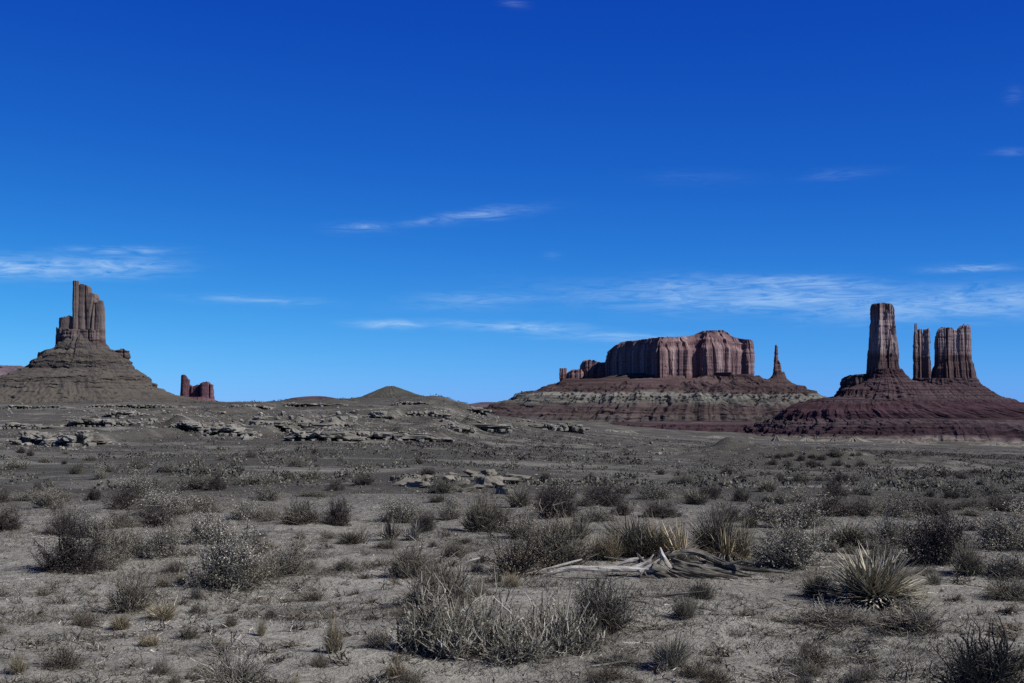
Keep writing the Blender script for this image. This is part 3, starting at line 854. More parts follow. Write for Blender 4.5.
# pale eroded badlands fringe along the pedestal's foot
M_BAD = rock_mat('pale eroded clay', (.11, .096, .072), (.17, .152, .115), (.25, .225, .175), nscale=.04, zs=.1, bump=.9)
rngb = np.random.default_rng(5)
bad = []
for k in range(46):
    px = rngb.uniform(600, 1060)
    D = rngb.uniform(1900, 2230)
    yb = float(np.interp(px, [600, 640, 770, 1060], [434, 439, 444, 448])) + rngb.uniform(-3.5, 1)
    hw = rngb.uniform(4, 18)
    hgt = rngb.uniform(1.5, 5.5)
    bad.append((*loft(D, [(yb + 3, px - hw * 1.3, px + hw * 1.3), (yb, px - hw, px + hw), (yb - hgt * .5, px - hw * .6, px + hw * .6), (yb - hgt, px - hw * .2, px + hw * .2)], .7, n=60, m=14, gully=(.30, 5), beds=(.08, 1.5), seed=100 + k), 0))
tag(mk('badlands', bad, M_BAD), kind='structure')


# ------------------------------------------------------------------ plant meshes (unit height, unit half width .5*w)
def dome(rng, n, w=1.2, low=.05, fill=.75):
    """end points filling a lumpy dome; unit height, width w"""
    a = rng.uniform(0, 2 * math.pi, n)
    ct = rng.uniform(low, 1, n)
    st = np.sqrt(1 - ct ** 2)
    lump = 1 + .28 * fbm(np.cos(a) * st * 2.2 + 5, np.sin(a) * st * 2.2, ct * 2.2, int(rng.integers(1, 999)), 3)
    r = rng.uniform(fill, 1, n) * lump
    return np.stack([np.cos(a) * st * r * w / 2, np.sin(a) * st * r * w / 2, ct * r], 1)


def stem_paths(rng, E, K=6, base=.06, wob=.03, up=1.35):
    n = len(E)
    B0 = rng.normal(size=(n, 3)) * base
    B0[:, 2] = -.04
    t = np.linspace(0, 1, K)[None, :, None]
    Pxy = B0[:, None, :2] + (E[:, None, :2] - B0[:, None, :2]) * t ** .85
    Pz = B0[:, None, 2:] + (E[:, None, 2:] - B0[:, None, 2:]) * t ** up
    P = np.concatenate([Pxy, Pz], 2)
    return P + np.cumsum(rng.normal(size=P.shape), 1) * wob * t ** .5


def twigs(rng, P, per, length, K=4, spread=.8, wob=.015, tmin=.35):
    n, KK, _ = P.shape
    idx = np.repeat(np.arange(n), per)
    t = rng.uniform(tmin, .98, len(idx)) * (KK - 1)
    i0 = np.clip(t.astype(int), 0, KK - 2)
    fr = (t - i0)[:, None]
    b0 = P[idx, i0] * (1 - fr) + P[idx, i0 + 1] * fr
    d = P[idx, i0 + 1] - P[idx, i0]
    d /= np.linalg.norm(d, axis=1, keepdims=True) + 1e-9
    d = d + rng.normal(size=d.shape) * spread
    d[:, 2] += .35
    d /= np.linalg.norm(d, axis=1, keepdims=True) + 1e-9
    L = length * rng.uniform(.45, 1.2, len(idx))[:, None, None]
    s = np.linspace(0, 1, K)[None, :, None]
    Q = b0[:, None] + d[:, None] * L * s
    return Q + np.cumsum(rng.normal(size=Q.shape), 1) * wob * s


def sage_meshes(seed, w, leaf_m, stem_m, nst=70, nleaf=8500, lsize=.030, tips=None):
    rng = np.random.default_rng(seed)
    E = dome(rng, nst, w, .08, .6)
    P = stem_paths(rng, E)
    Q = twigs(rng, P, 7, .26)
    t1 = tubes(P, np.linspace(.011, .003, P.shape[1])[None].repeat(len(P), 0))
    t2 = tubes(Q, np.linspace(.0045, .002, Q.shape[1])[None].repeat(len(Q), 0))
    k = rng.integers(0, len(Q), nleaf)
    s = rng.integers(0, Q.shape[1], nleaf)
    L = Q[k, s] + rng.normal(size=(nleaf, 3)) * .035
    L[:, 2] = np.abs(L[:, 2])
    out = [('stems', mk('stems', [(*t1, 0), (*t2, 0)], stem_m, link=False)), ('foliage', mk('foliage', [(*leaves(L, lsize, rng), 0)], leaf_m, link=False))]
    if tips:
        hi = L[L[:, 2] + rng.normal(size=nleaf) * .08 > .42][: nleaf // 3]
        nrm = hi * np.array([1.06, 1.06, 1.05])
        out.append(('flower_heads', mk('flower_heads', [(*leaves(nrm, lsize * .8, rng, .8), 0)], tips, link=False)))
    return out


def dead_meshes(seed, w, nst=150, mat=None, twm=None, up=1.5, per=4):
    rng = np.random.default_rng(seed)
    E = dome(rng, nst, w, .02, .45)
    P = stem_paths(rng, E, 7, .10, .035, up)
    Q = twigs(rng, P, per, .22, 4, .7, .02, .3)
    t1 = tubes(P, np.linspace(.0085, .0028, 7)[None].repeat(nst, 0) * rng.uniform(.5, 1.5, (nst, 1)))
    t2 = tubes(Q, np.linspace(.0042, .0018, 4)[None].repeat(len(Q), 0) * rng.uniform(.6, 1.4, (len(Q), 1)))
    return [('branches', mk('branches', [(*t1, 0)], mat, link=False)), ('twigs', mk('twigs', [(*t2, 0)], twm or mat, link=False))]


def blade_paths(rng, n, w, K=5, droop=.25, base=.10, low=.25):
    E = dome(rng, n, w, low, .55)
    B0 = rng.normal(size=(n, 3)) * base * .5
    B0[:, 2] = -.03
    t = np.linspace(0, 1, K)[None, :, None]
    P = B0[:, None] + (E - B0)[:, None] * t
    bend = E.copy()
    bend[:, 2] = -.6
    return P + bend[:, None] * (droop * rng.uniform(.2, 1.2, (n, 1, 1))) * (t ** 2.2 - t * .35)


def tuft_meshes(seed, w, n, mat, bw=.016, droop=.25, low=.3, dark=None):
    rng = np.random.default_rng(seed)
    P = blade_paths(rng, n, w, 5, droop, .16, low)
    wd = bw * np.array([1, 1, .85, .6, .12])[None] * rng.uniform(.5, 1.3, (n, 1))
    out = [('blades', mk('blades', [(*ribbons(P, wd, rng.normal(size=(n, 3)) * [1, 1, .3]), 0)], mat, link=False))]
    return out


def yucca_meshes(seed, w, n=640, bw=.020, mat=None):
    rng = np.random.default_rng(seed)
    a = rng.uniform(0, 2 * math.pi, n)
    ct = rng.uniform(.0, .97, n)
    rr = rng.uniform(.78, 1.0, n)
    st = np.sqrt(1 - ct ** 2)
    E = np.stack([np.cos(a) * st * rr * w * .56, np.sin(a) * st * rr * w * .56, ct * rr], 1)
    B0 = rng.normal(size=(n, 3)) * .05
    B0[:, 2] = np.abs(B0[:, 2]) + .03
    t = np.linspace(0, 1, 4)[None, :, None]
    P = B0[:, None] + (E - B0)[:, None] * t
    P[:, :, 2] -= (.05 * (1 - E[:, 2:]) * t[:, :, 0] ** 2)
    wd = bw * np.array([.7, 1, .7, .03])[None] * rng.uniform(.7, 1.2, (n, 1))
    bl = ribbons(P, wd, None, .3)
    nd = 160
    a = rng.uniform(0, 2 * math.pi, nd)
    r = rng.uniform(.25, .5, nd) * w
    E2 = np.stack([np.cos(a) * r, np.sin(a) * r, rng.uniform(-.08, .12, nd)], 1)
    P2 = (E2[:, None] * t) + np.array([0, 0, 1.0]) * (.12 * (1 - t) + .10 * np.sin(t * math.pi))
    dl = ribbons(P2, bw * .7 * np.array([.8, 1, .8, .1])[None] * rng.uniform(.6, 1.2, (nd, 1)), None)
    return [('blades', mk('blades', [(*bl, 0)], mat or M_YUCCA, link=False)), ('dead_leaves', mk('dead_leaves', [(*dl, 0)], M_DEAD, link=False))]


def sprawl_meshes(seed):
    """a wide tangle of many root crowns: bleached sticks, mostly upright"""
    rng = np.random.default_rng(seed)
    PP, QQ = [], []
    for cx, cy, w, h in [(-.40, .05, .30, .95), (-.24, -.08, .36, .6), (-.02, .0, .40, .82), (.16, -.10, .36, .62), (.34, .04, .34, .75), (-.12, .24, .4, .95), (.22, .24, .36, .8), (.06, -.25, .30, .35), (.46, .1, .26, .5), (-.5, .0, .2, .5)]:
        E = dome(rng, 90, 1.0, .12, .5)
        P = stem_paths(rng, E, 7, .12, .045, 1.35)
        Q = twigs(rng, P, 5, .28, 4, .7, .025, .3)
        for L, o in ((P, PP), (Q, QQ)):
            L = L * [w, w, h] + [cx, cy, 0]
            o.append(L)
    P, Q = np.concatenate(PP), np.concatenate(QQ)
    t1 = tubes(P, np.linspace(.0052, .0024, 7)[None].repeat(len(P), 0) * rng.uniform(.5, 1.6, (len(P), 1)))
    t2 = tubes(Q, np.linspace(.0030, .0014, 4)[None].repeat(len(Q), 0) * rng.uniform(.6, 1.4, (len(Q), 1)))
    return [('branches', mk('branches', [(*t1, 0)], M_STALK, link=False)), ('twigs', mk('twigs', [(*t2, 0)], M_STALK, link=False))]


def sprig_meshes(seed):
    """a few crooked dry stems, lying or half upright"""
    rng = np.random.default_rng(seed)
    n = int(rng.integers(9, 26))
    E = dome(rng, n, 1.0, .02, .3) * [1, 1, rng.uniform(.6, 1.1)]
    E[:, :2] += rng.normal(size=2) * .2
    P = stem_paths(rng, E, 6, rng.uniform(.05, .35), .06, 1.0)
    Q = twigs(rng, P, 4, .34, 4, .9, .04, .2)
    t1 = tubes(P, np.linspace(.022, .007, 6)[None].repeat(n, 0) * rng.uniform(.5, 1.5, (n, 1)))
    t2 = tubes(Q, np.linspace(.012, .005, 4)[None].repeat(len(Q), 0))
    return [('stems', mk('stems', [(*t1, 0)], M_DEAD, link=False)), ('twigs', mk('twigs', [(*t2, 0)], [M_DEAD, M_BROWN, M_STEM][seed % 3], link=False))]


KIND = {
    'sage': [sage_meshes(200 + k, 1.0, M_SAGE, M_STEM) for k in range(4)],
    'dark': [sage_meshes(220 + k, 1.0, M_DARK, M_DSTEM, 75, 10000, .031) for k in range(4)],
    'pale': [sage_meshes(240 + k, 1.0, M_SAGE, M_STEM, 70, 8000, .028, M_PALE) for k in range(4)],
    'brown': [sage_meshes(260 + k, 1.0, M_BROWN, M_DSTEM, 70, 4500, .026) for k in range(3)],
    'dead': [dead_meshes(280 + k, 1.0, 260, M_DEAD, M_STEM, 1.4, 6) for k in range(3)],
    'spray': [dead_meshes(300 + k, 1.0, 300, M_DSTEM, M_STEM, 1.25, 7) for k in range(3)],
    'grey': [tuft_meshes(320 + k, 1.0, 1100, M_GRASS, .009, .22, .2) for k in range(3)],
    'tan': [tuft_meshes(340 + k, 1.0, 700, M_TAN, .010, .2, .35) for k in range(3)],
    'spiky': [tuft_meshes(350 + k, 1.0, 150, M_DEAD, .03, .08, .25) for k in range(2)],
    'yucca': [yucca_meshes(360 + k, 1.0) for k in range(2)],
    'sprawl': [sprawl_meshes(370)],
    'gold': [yucca_meshes(390 + k, 1.0, 56, .030, M_GOLD) for k in range(2)],
    'sprig': [sprig_meshes(380 + k) for k in range(7)],
}
NAMES = {'sage': ('sagebrush', 'shrub'), 'dark': ('dark_shrub', 'shrub'), 'pale': ('rabbitbrush', 'shrub'), 'brown': ('brown_shrub', 'shrub'),
         'dead': ('dead_bush', 'dead bush'), 'spray': ('twiggy_shrub', 'shrub'), 'grey': ('grass_tuft', 'grass tuft'), 'tan': ('dry_grass_tuft', 'grass tuft'),
         'spiky': ('spiky_tuft', 'spiky plant'), 'sprawl': ('dead_bush', 'dead bush'), 'gold': ('yucca', 'yucca'), 'sprig': ('dry_sprig', 'dry plant'), 'yucca': ('yucca', 'yucca')}
prng = random.Random(11)


def plant(kind, px, py, wpx, hpx, label, group=None, loc=None, single=False):
    """a plant whose base is at photo pixel (px, py), wpx wide and hpx tall"""
    x, y, z = loc or hit(px, py)
    h, w = hpx / FPX * y * (1.10 if group else 1.26), wpx / FPX * y * (1.15 if group else 1.32)
    nm, cat = NAMES[kind]
    var = prng.choice(KIND[kind])
    o = thing(nm, label, cat, (x, y, z - .01), 0 if kind == 'sprawl' else prng.uniform(0, 6.28), group, (w, w * (.7 if kind == 'sprawl' else 1), h))
    for pn, me in var:
        place(pn, me, o)
    return o


# individually placed plants: kind, base x, base y, width, height (px in the photo), label
PL = [
    # left foreground and middle
    ('dark', 68, 572, 50, 40, 'tall dark purple-grey bush on the left, with a bare stem at its foot'),
    ('dark', 66, 535, 28, 22, 'dark rounded bush directly behind the tall purple-grey bush on the left'),
    ('pale', 92, 537, 30, 22, 'pale wispy bush behind the tall purple-grey bush, right of a dark round one'),
    ('sage', 108, 562, 40, 36, 'loose grey bush touching the right side of the tall purple-grey bush'),
    ('sage', 122, 527, 30, 16, 'low wide grey bush above the loose grey bushes on the left'),
    ('pale', 104, 569, 24, 20, 'small spiky pale plant at the front of the left bush cluster'),
    ('sage', 128, 554, 32, 24, 'grey bush at the right end of the left bush cluster'),
    ('sage', 164, 557, 36, 34, 'upright dark grey-green bush between the left bush cluster and a bigger round one'),
    ('dark', 156, 527, 38, 19, 'dark low bush just below two pale bushes in the left middle ground'),
    ('pale', 165, 515, 52, 22, 'wide pale-topped bush below the tree-like bush in the left middle ground'),
    ('pale', 138, 499, 30, 26, 'tree-like pale-topped bush with a visible stem, highest of the left middle ground'),
    ('sage', 156, 489, 18, 12, 'small bush pressed against the right of the tree-like bush'),
    ('pale', 207, 544, 44, 28, 'pale-flecked bush just above the big round dark bush on the left'),
    ('pale', 224, 588, 62, 52, 'big round dark bush with pale flecks, largest bush on the left'),
    ('brown', 250, 588, 30, 26, 'thin brown bush leaning on the right of the big round dark bush'),
    ('spray', 131, 610, 42, 38, 'upright dark twiggy bush alone on bare sand at the lower left'),
    ('sage', 199, 614, 16, 12, 'tiny grey bush on the sand below the big round dark bush'),
    ('tan', 121, 630, 30, 18, 'small yellowish grass tuft just below the lone dark twiggy bush'),
    ('tan', 162, 620, 40, 18, 'wide tan grass tuft to the right of the lone dark twiggy bush'),
    ('dead', 234, 692, 62, 40, 'sparse dead bush cut by the bottom edge at the left'),
    ('dark', 6, 531, 28, 22, 'dark bush cut by the left edge of the view'),
    ('pale', 29, 501, 30, 10, 'low pale bush with a darker sprig on top, far left'),
    ('sage', 60, 501, 20, 10, 'small dark mound of a bush right of the low pale bush, far left'),
    ('dark', 37, 493, 8, 9, 'dark upright sprig behind the low pale bush at far left'),
    ('sage', 197, 489, 28, 14, 'wide low dark bush in the left middle ground, left half of a pair'),
    ('dark', 216, 490, 17, 14, 'rounder dark bush in the left middle ground, right half of a pair'),
    ('pale', 256, 484, 42, 11, 'long low grey bush above the two side-by-side dark bushes'),
    ('pale', 311, 479, 20, 9, 'small grey-topped bush on the slope left of the flat rocks'),
    ('dark', 363, 485, 18, 10, 'small dark bush on the bare slope left of the flat rocks'),
    ('dark', 427, 475, 13, 6, 'tiny dark bush just behind the flat rock outcrop'),
    ('spray', 299, 524, 40, 22, 'wispy wide brownish bush left of centre on the slope'),
    ('dark', 338, 526, 24, 26, 'dark narrow bush right of the wispy brownish bush'),
    ('sage', 314, 497, 28, 6, 'long flat dark bush lying on the slope below a pale patch'),
    ('pale', 248, 519, 36, 16, 'pale-topped bush in a pair left of the wispy brownish bush'),
    ('sage', 268, 521, 20, 12, 'dark small bush in a pair left of the wispy brownish bush'),
    ('pale', 397, 522, 36, 20, 'pale cauliflower-like bush behind the spiky tufts left of centre'),
    ('dark', 424, 531, 24, 19, 'dark bush to the right of the pale cauliflower-like bush'),
    ('grey', 350, 544, 32, 15, 'dark flat grass tuft at the left end of the spiky row left of centre'),
    ('spiky', 362, 543, 22, 18, 'pale spiky tuft, left of the three in the row left of centre'),
    ('spiky', 390, 541, 28, 22, 'pale spiky tuft, middle and tallest of the row left of centre'),
    ('spiky', 413, 541, 24, 18, 'pale spiky tuft, right of the three in the row left of centre'),
    ('sage', 388, 548, 22, 9, 'dark low bush in front of the pale spiky tufts left of centre'),
    ('sage', 443, 493, 26, 14, 'bush growing in the middle of the flat rock outcrop'),
    ('dark', 438, 503, 15, 7, 'small dark bush at the lower edge of the flat rock outcrop'),
    ('spray', 481, 531, 30, 36, 'tall thin grey twiggy bush below the flat rock outcrop'),
    ('dark', 500, 533, 24, 25, 'dark round bush right of the tall thin twiggy bush'),
    ('grey', 464, 544, 20, 9, 'small low tuft on bare ground below the tall thin twiggy bush'),
    ('sage', 290, 575, 38, 30, 'grey bush on the slope right of the big round dark bush'),
    ('spray', 266, 579, 30, 22, 'brownish twiggy bush between the big round dark bush and a grey one'),
    ('spray', 411, 577, 44, 30, 'brownish airy bush left of the spiny dead bush, over a dark hollow'),
    ('sage', 455, 557, 22, 15, 'small grey bush above the pale stick left of the log'),
    # centre
    ('spray', 440, 610, 56, 50, 'dark spiny twig bush behind the left of the large bleached bush'),
    ('sprawl', 500, 655, 138, 64, 'large sprawling bleached dead bush in the centre foreground'),
    ('spray', 446, 652, 66, 56, 'darker left lobe beside the large bleached dead bush, casting a black shadow'),
    ('spray', 600, 632, 56, 48, 'thin pale twig bush in front of the log, right of the large bleached bush'),
    ('tan', 333, 653, 25, 36, 'short upright tan grass tuft alone on sand left of the bleached bush'),
    ('tan', 261, 637, 12, 18, 'tiny tan grass tuft on sand below the grey bush'),
    ('brown', 517, 573, 52, 36, 'brown leafy bush behind the left end of the fallen log'),
    ('spray', 556, 566, 60, 52, 'tall tangled twig bush behind the left half of the fallen log'),
    ('tan', 611, 560, 32, 28, 'tan grass tuft behind the middle of the fallen log'),
    ('grey', 636, 556, 84, 44, 'dark grassy mound behind the root crown of the log, left of the yucca'),
    ('gold', 680, 559, 52, 38, 'small yucca with yellowed spikes behind the root crown of the log'),
    ('grey', 716, 553, 62, 50, 'tall grey grassy mound right of the small yellowed yucca'),
    ('gold', 726, 562, 34, 40, 'small yucca with upright yellow spikes behind the right end of the log'),
    ('tan', 741, 560, 30, 36, 'tan grass clump at the right side of the tall grey grassy mound'),
    ('tan', 657, 555, 46, 36, 'tan wispy grass between the dark grassy mound and the small yellowed yucca'),
    ('tan', 598, 560, 34, 24, 'short tan grass between the tangled twig bush and the dark grassy mound'),
    ('grey', 575, 540, 46, 26, 'grey grassy bush left of the dark grassy mound, beyond the log'),
    ('sage', 596, 522, 30, 14, 'grey bush on the plain just beyond the grassy mounds'),
    ('dark', 586, 507, 15, 8, 'small dark bush alone on the plain above the grassy mounds'),
    ('grey', 684, 618, 34, 26, 'dark grey grass tuft on sand in front of the root crown'),
    ('grey', 671, 667, 50, 38, 'grey wispy tuft with a black base on sand at the lower centre'),
    ('spray', 700, 598, 26, 16, 'small twiggy bush just behind the tuft in front of the root crown'),
    # right
    ('sage', 790, 568, 62, 46, 'big grey bush with a black base left of the large yucca'),
    ('pale', 797, 528, 62, 26, 'wide pale-topped bush behind the big grey bush, right of centre'),
    ('grey', 848, 545, 66, 26, 'smooth grey grassy mound behind the large yucca'),
    ('dark', 832, 515, 42, 18, 'long dark bush behind the smooth grey mound, left half'),
    ('sage', 862, 516, 34, 16, 'long dark bush behind the smooth grey mound, right half'),
    ('yucca', 873, 604, 100, 54, 'large yucca with a fan of stiff spikes, biggest of the yuccas'),
    ('dead', 893, 548, 48, 34, 'bright bleached grassy bush just behind the large yucca'),
    ('dark', 937, 563, 60, 50, 'big nearly black bush to the right of the large yucca'),
    ('grey', 968, 575, 40, 36, 'pale feathery tuft at the right foot of the nearly black bush'),
    ('pale', 1004, 550, 56, 38, 'large grey bush with pale top near the right edge'),
    ('dead', 1008, 577, 48, 24, 'bleached twig bush in front of the large grey bush at the right edge'),
    ('dead', 1008, 599, 46, 22, 'low bleached dead bush on sand at the right edge'),
    ('grey', 816, 597, 40, 28, 'soft grey tuft at the left side of the large yucca'),
    ('dead', 836, 624, 76, 19, 'tangle of dead twigs on sand in front of the large yucca'),
    ('spray', 908, 632, 62, 30, 'airy grey-brown twig bush in front right of the large yucca'),
    ('spray', 992, 696, 92, 62, 'dense dark twiggy bush filling the lower right corner'),
    ('brown', 813, 665, 44, 22, 'small brown sprig bush on sand below the large yucca'),
    ('dark', 931, 513, 38, 13, 'dark bush on the plain above the nearly black bush'),
    ('sage', 968, 510, 36, 10, 'low dark bush on the plain above the large grey bush, left of two'),
    ('dark', 1004, 511, 40, 14, 'low dark bush on the plain above the large grey bush, right of two'),
    ('pale', 972, 516, 22, 8, 'small pale tuft-like bush on the plain near the right edge'),
    ('dark', 726, 522, 28, 16, 'dark bush on the plain behind the tall grey grassy mound'),
    ('spray', 760, 520, 28, 20, 'thin twiggy bush on the plain left of the wide pale-topped bush'),
    ('dark', 660, 517, 34, 14, 'dark bush on the plain behind the dark grassy mound'),
    ('sage', 884, 560, 34, 18, 'grey bush half hidden behind the fan of the large yucca'),
    ('pale', 524, 540, 34, 26, 'pale leafy bush below and right of the flat rocks, above the brown leafy bush'),
]
taken = []
for kind, px, py, wp, hp, lab in PL:
    plant(kind, px, py, wp, hp, lab)
    taken.append((px, py, wp, hp))
for px in range(396, 530, 10):
    taken.append((px, 497, 26, 34))
for px in range(540, 800, 16):
    taken.append((px, 606, 30, 44))


def clear(px, py, w):
    return all(abs(px - a) > (c + w) * .42 or not (-4 < b - py < d * .9 or abs(b - py) < 6) for a, b, c, d in taken)


# scattered small shrubs that nothing tells apart, by zone
def scatter(n, x0, x1, y0, y1, kinds, hpx, label, group, seed, aspect=(1.2, 2.2), dense=1.0):
    r = random.Random(seed)
    done = tries = 0
    while done < n and tries < n * 30:
        tries += 1
        px, py = r.uniform(x0, x1), y0 + (y1 - y0) * r.random() ** dense
        x, y, z = hit(px, py)
        h = max(.10, r.uniform(*hpx)) * FPX / y
        w = h * r.uniform(*aspect)
        if not clear(px, py, w):
            continue
        plant(r.choice(kinds), px, py, w, h, label, group, (x, y, z))
        taken.append((px, py, w, h))
        done += 1


scatter(34, -10, 430, 448, 520, ['sage', 'dark', 'pale', 'sage'], (.20, .42), 'small low grey shrub dotted over the left slope below the rock ledges', 'small shrubs on the left slope', 1)
scatter(70, 440, 1034, 474, 520, ['sage', 'dark', 'grey', 'pale', 'dark'], (.18, .42), 'small dark shrub dotted over the right-hand plain beyond the bushes', 'small shrubs on the right plain', 2)
scatter(95, -10, 420, 585, 690, ['sprig'] * 12 + ['tan', 'brown', 'dead'], (.04, .14), 'small dry plant sprouting from the sand at the lower left', 'small dry plants on the left sand', 3, (1.0, 2.6))
scatter(40, 590, 1034, 595, 690, ['sprig'] * 9 + ['dead', 'brown'], (.04, .13), 'small dry plant sprouting from the sand at the lower right', 'small dry plants on the right sand', 4, (1.0, 2.8))
scatter(64, 170, 520, 535, 600, ['sprig'] * 6 + ['tan', 'dead', 'brown', 'sage'], (.06, .17), 'small dry plant on the sandy slope behind the bleached bush', 'small dry plants on the middle slope', 5, (1.0, 2.2))
scatter(40, 500, 1034, 524, 592, ['sage', 'grey', 'dead', 'spray', 'sprig'], (.10, .28), 'small grey plant among the bushes around the yuccas and the log', 'small plants among the right-hand bushes', 6, (1.0, 2.0))
scatter(34, 440, 1034, 498, 535, ['sage', 'dark', 'grey', 'spray', 'pale'], (.30, .52), 'knee-high grey bush in the belt of bushes crossing the flat beyond the yuccas', 'belt of bushes on the right flat', 7, (1.2, 2.0))


scatter(18, 770, 862, 455, 468, ['dark', 'sage'], (.3, .7), 'dark bush on the low rise below the right-hand towers', 'dark bushes on the low rise', 9)


# ------------------------------------------------------------------ stuff nobody could count
rng = np.random.default_rng(77)
# far scrub: tiny clumps over the plain and slopes
def scrub(n, d0, d1, h0, h1, thin, q, sd):
    u = rng.uniform(0, 1, n)
    d = np.exp(math.log(d0) + (math.log(d1) - math.log(d0)) * u)
    t = rng.uniform(-.42, .42, n)
    x, y = d * np.sin(t), d * np.cos(t)
    keep = (rng.uniform(0, 1, n) < np.clip((d / thin) ** 1.2, 0, 1)) & (fbm(x / (d * .16), y / (d * .3), 0, sd, 3) + rng.normal(size=n) * .5 > -.1)
    x, y, d = x[keep], y[keep], d[keep]
    h = rng.uniform(h0, h1, len(x)) * rng.uniform(.5, 1, len(x))
    a = rng.uniform(0, 2 * math.pi, (len(x), q))
    ct = rng.uniform(0, 1, (len(x), q))
    rr = np.sqrt(1 - ct ** 2) * (h * rng.uniform(.8, 1.6, len(x)))[:, None]
    P = np.stack([x[:, None] + np.cos(a) * rr, y[:, None] + np.sin(a) * rr, terrain(x, y)[:, None] + ct * h[:, None] * .9 - .03], -1).reshape(-1, 3)
    return leaves(P, np.repeat(h, q) * .38, rng, .7)


tag(mk('far_scrub', [(*scrub(34000, 34, 520, .10, .32, 230, 34, 91), 0), (*scrub(9000, 70, 520, .2, .5, 260, 30, 93), 1), (*scrub(22000, 400, 2600, .4, 1.3, 10, 14, 92), 1)], [M_SAGE, M_DARK]), 'low dark scrub speckling the plain and slopes out to the buttes', 'scrub', kind='stuff')

# dry stubble on the near sand
n = 34000
d = np.exp(rng.uniform(math.log(7.0), math.log(34), n))
t = rng.uniform(-.42, .42, n)
x, y = d * np.sin(t), d * np.cos(t)
keep = fbm(x / 1.2, y / 1.2, 0, 55, 4) + rng.normal(size=n) * .22 > .16
x, y = x[keep], y[keep]
z = terrain(x, y)
k = 9
B0 = np.repeat(np.stack([x, y, z - .005], 1), k, 0) + rng.normal(size=(len(x) * k, 3)) * [.035, .035, 0]
dirs = rng.normal(size=B0.shape) * [.6, .6, .25] + [0, 0, .55]
L = rng.uniform(.015, .085, (len(B0), 1)) * np.repeat(rng.uniform(.4, 1.3, len(x)), k)[:, None]
s = np.linspace(0, 1, 3)[None, :, None]
P = B0[:, None] + dirs[:, None] * L[:, None] * s + rng.normal(size=(len(B0), 3, 3)) * .004
tag(mk('dry_stubble', [(*ribbons(P, np.array([.004, .0035, .001])[None].repeat(len(P), 0), rng.normal(size=(len(P), 3))), 0)], M_DEAD), 'sparse dry stubble and stalks covering the near sand', 'stubble', kind='stuff')

for x, y, z in MESA_DOTS:
    hh = rd.uniform(3, 6.5)
    o = place('juniper', KIND['dark'][rd.randrange(4)][1][1], None, (x, y, z - .3), (0, 0, rd.uniform(0, 6)), (hh * 1.2, hh * 1.2, hh))
    tag(o, 'dark dot of a juniper on the pale slope below the long mesa', 'juniper', 'junipers on the pale slope of the mesa')

# broken twigs lying on the sand
n = 11000
d = np.exp(rng.uniform(math.log(7.0), math.log(26), n))
t = rng.uniform(-.42, .42, n)
x, y = d * np.sin(t), d * np.cos(t)
keep = fbm(x / 1.3, y / 1.3, 0, 155, 3) + rng.normal(size=n) * .3 > .0
x, y = x[keep], y[keep]
n = len(x)
a = rng.uniform(0, 2 * math.pi, n)
L = rng.uniform(.03, .24, n) * rng.uniform(.2, 1, n) ** 1.5
s = np.linspace(-.5, .5, 4)
PX, PY = x[:, None] + np.cos(a)[:, None] * L[:, None] * s, y[:, None] + np.sin(a)[:, None] * L[:, None] * s
P = np.stack([PX, PY, terrain(PX, PY) + .006], -1) + rng.normal(size=(n, 4, 3)) * [.008, .008, .006]
tag(mk('twig_litter', [(*tubes(P, np.full((n, 4), .0028) * rng.uniform(.5, 1.4, (n, 1))), 0)], M_DEAD), 'broken twigs and bits of wood littering the near sand', 'litter', kind='stuff')

# pebbles
M_PEB = plant_mat('pebbles', [(0, (.06, .052, .038)), (.6, (.14, .122, .09)), (1, (.30, .27, .21))])
n = 5000
d = np.exp(rng.uniform(math.log(7.0), math.log(45), n))
t = rng.uniform(-.42, .42, n)
x, y = d * np.sin(t), d * np.cos(t)
r = rng.uniform(.004, .016, n) * np.clip(d / 12, 1, 3)
cube = np.array([[1, 0, 0], [0, 1, 0], [-1, 0, 0], [0, -1, 0], [0, 0, .8], [0, 0, -.8]], float)
tri = np.array([[0, 1, 4], [1, 2, 4], [2, 3, 4], [3, 0, 4], [1, 0, 5], [2, 1, 5], [3, 2, 5], [0, 3, 5]])
PV = np.stack([x, y, terrain(x, y) + r * .2], 1)[:, None] + cube[None] * r[:, None, None] * rng.uniform(.6, 1.4, (n, 6, 1))
PF = (tri[None] + (np.arange(n) * 6)[:, None, None]).reshape(-1, 3)
tag(mk('pebbles', [(PV.reshape(-1, 3), PF, 0)], M_PEB), 'small pebbles and clods strewn over the near sand', 'pebbles', kind='stuff')


# ------------------------------------------------------------------ rocks
def ico(k=3):
    import bmesh
    bm = bmesh.new()
    bmesh.ops.create_icosphere(bm, subdivisions=k, radius=1)
    V = np.array([v.co[:] for v in bm.verts])
    F = np.array([[v.index for v in f.verts] for f in bm.faces])
    bm.free()
    return V, F


IV, IF = ico(4)


def boulder_mesh(seed, mat, cuts=16, rough=.05, flat_=1.0):
    r = np.random.default_rng(seed)
    V = IV.copy()
    for _ in range(cuts):
        nrm = r.normal(size=3)
        nrm /= np.linalg.norm(nrm)
        o = r.uniform(.36, .74)
        dd = V @ nrm - o
        V = V - np.clip(dd, 0, None)[:, None] * nrm * .96
    V = V * (1 + rough * fbm(V[:, 0] * 2.4, V[:, 1] * 2.4, V[:, 2] * 2.4, seed, 4))[:, None]
    V[:, 2] *= flat_
    V[:, 2] -= V[:, 2].min() * .7
    return mk('boulder', [(V, IF, 0)], mat, link=False)


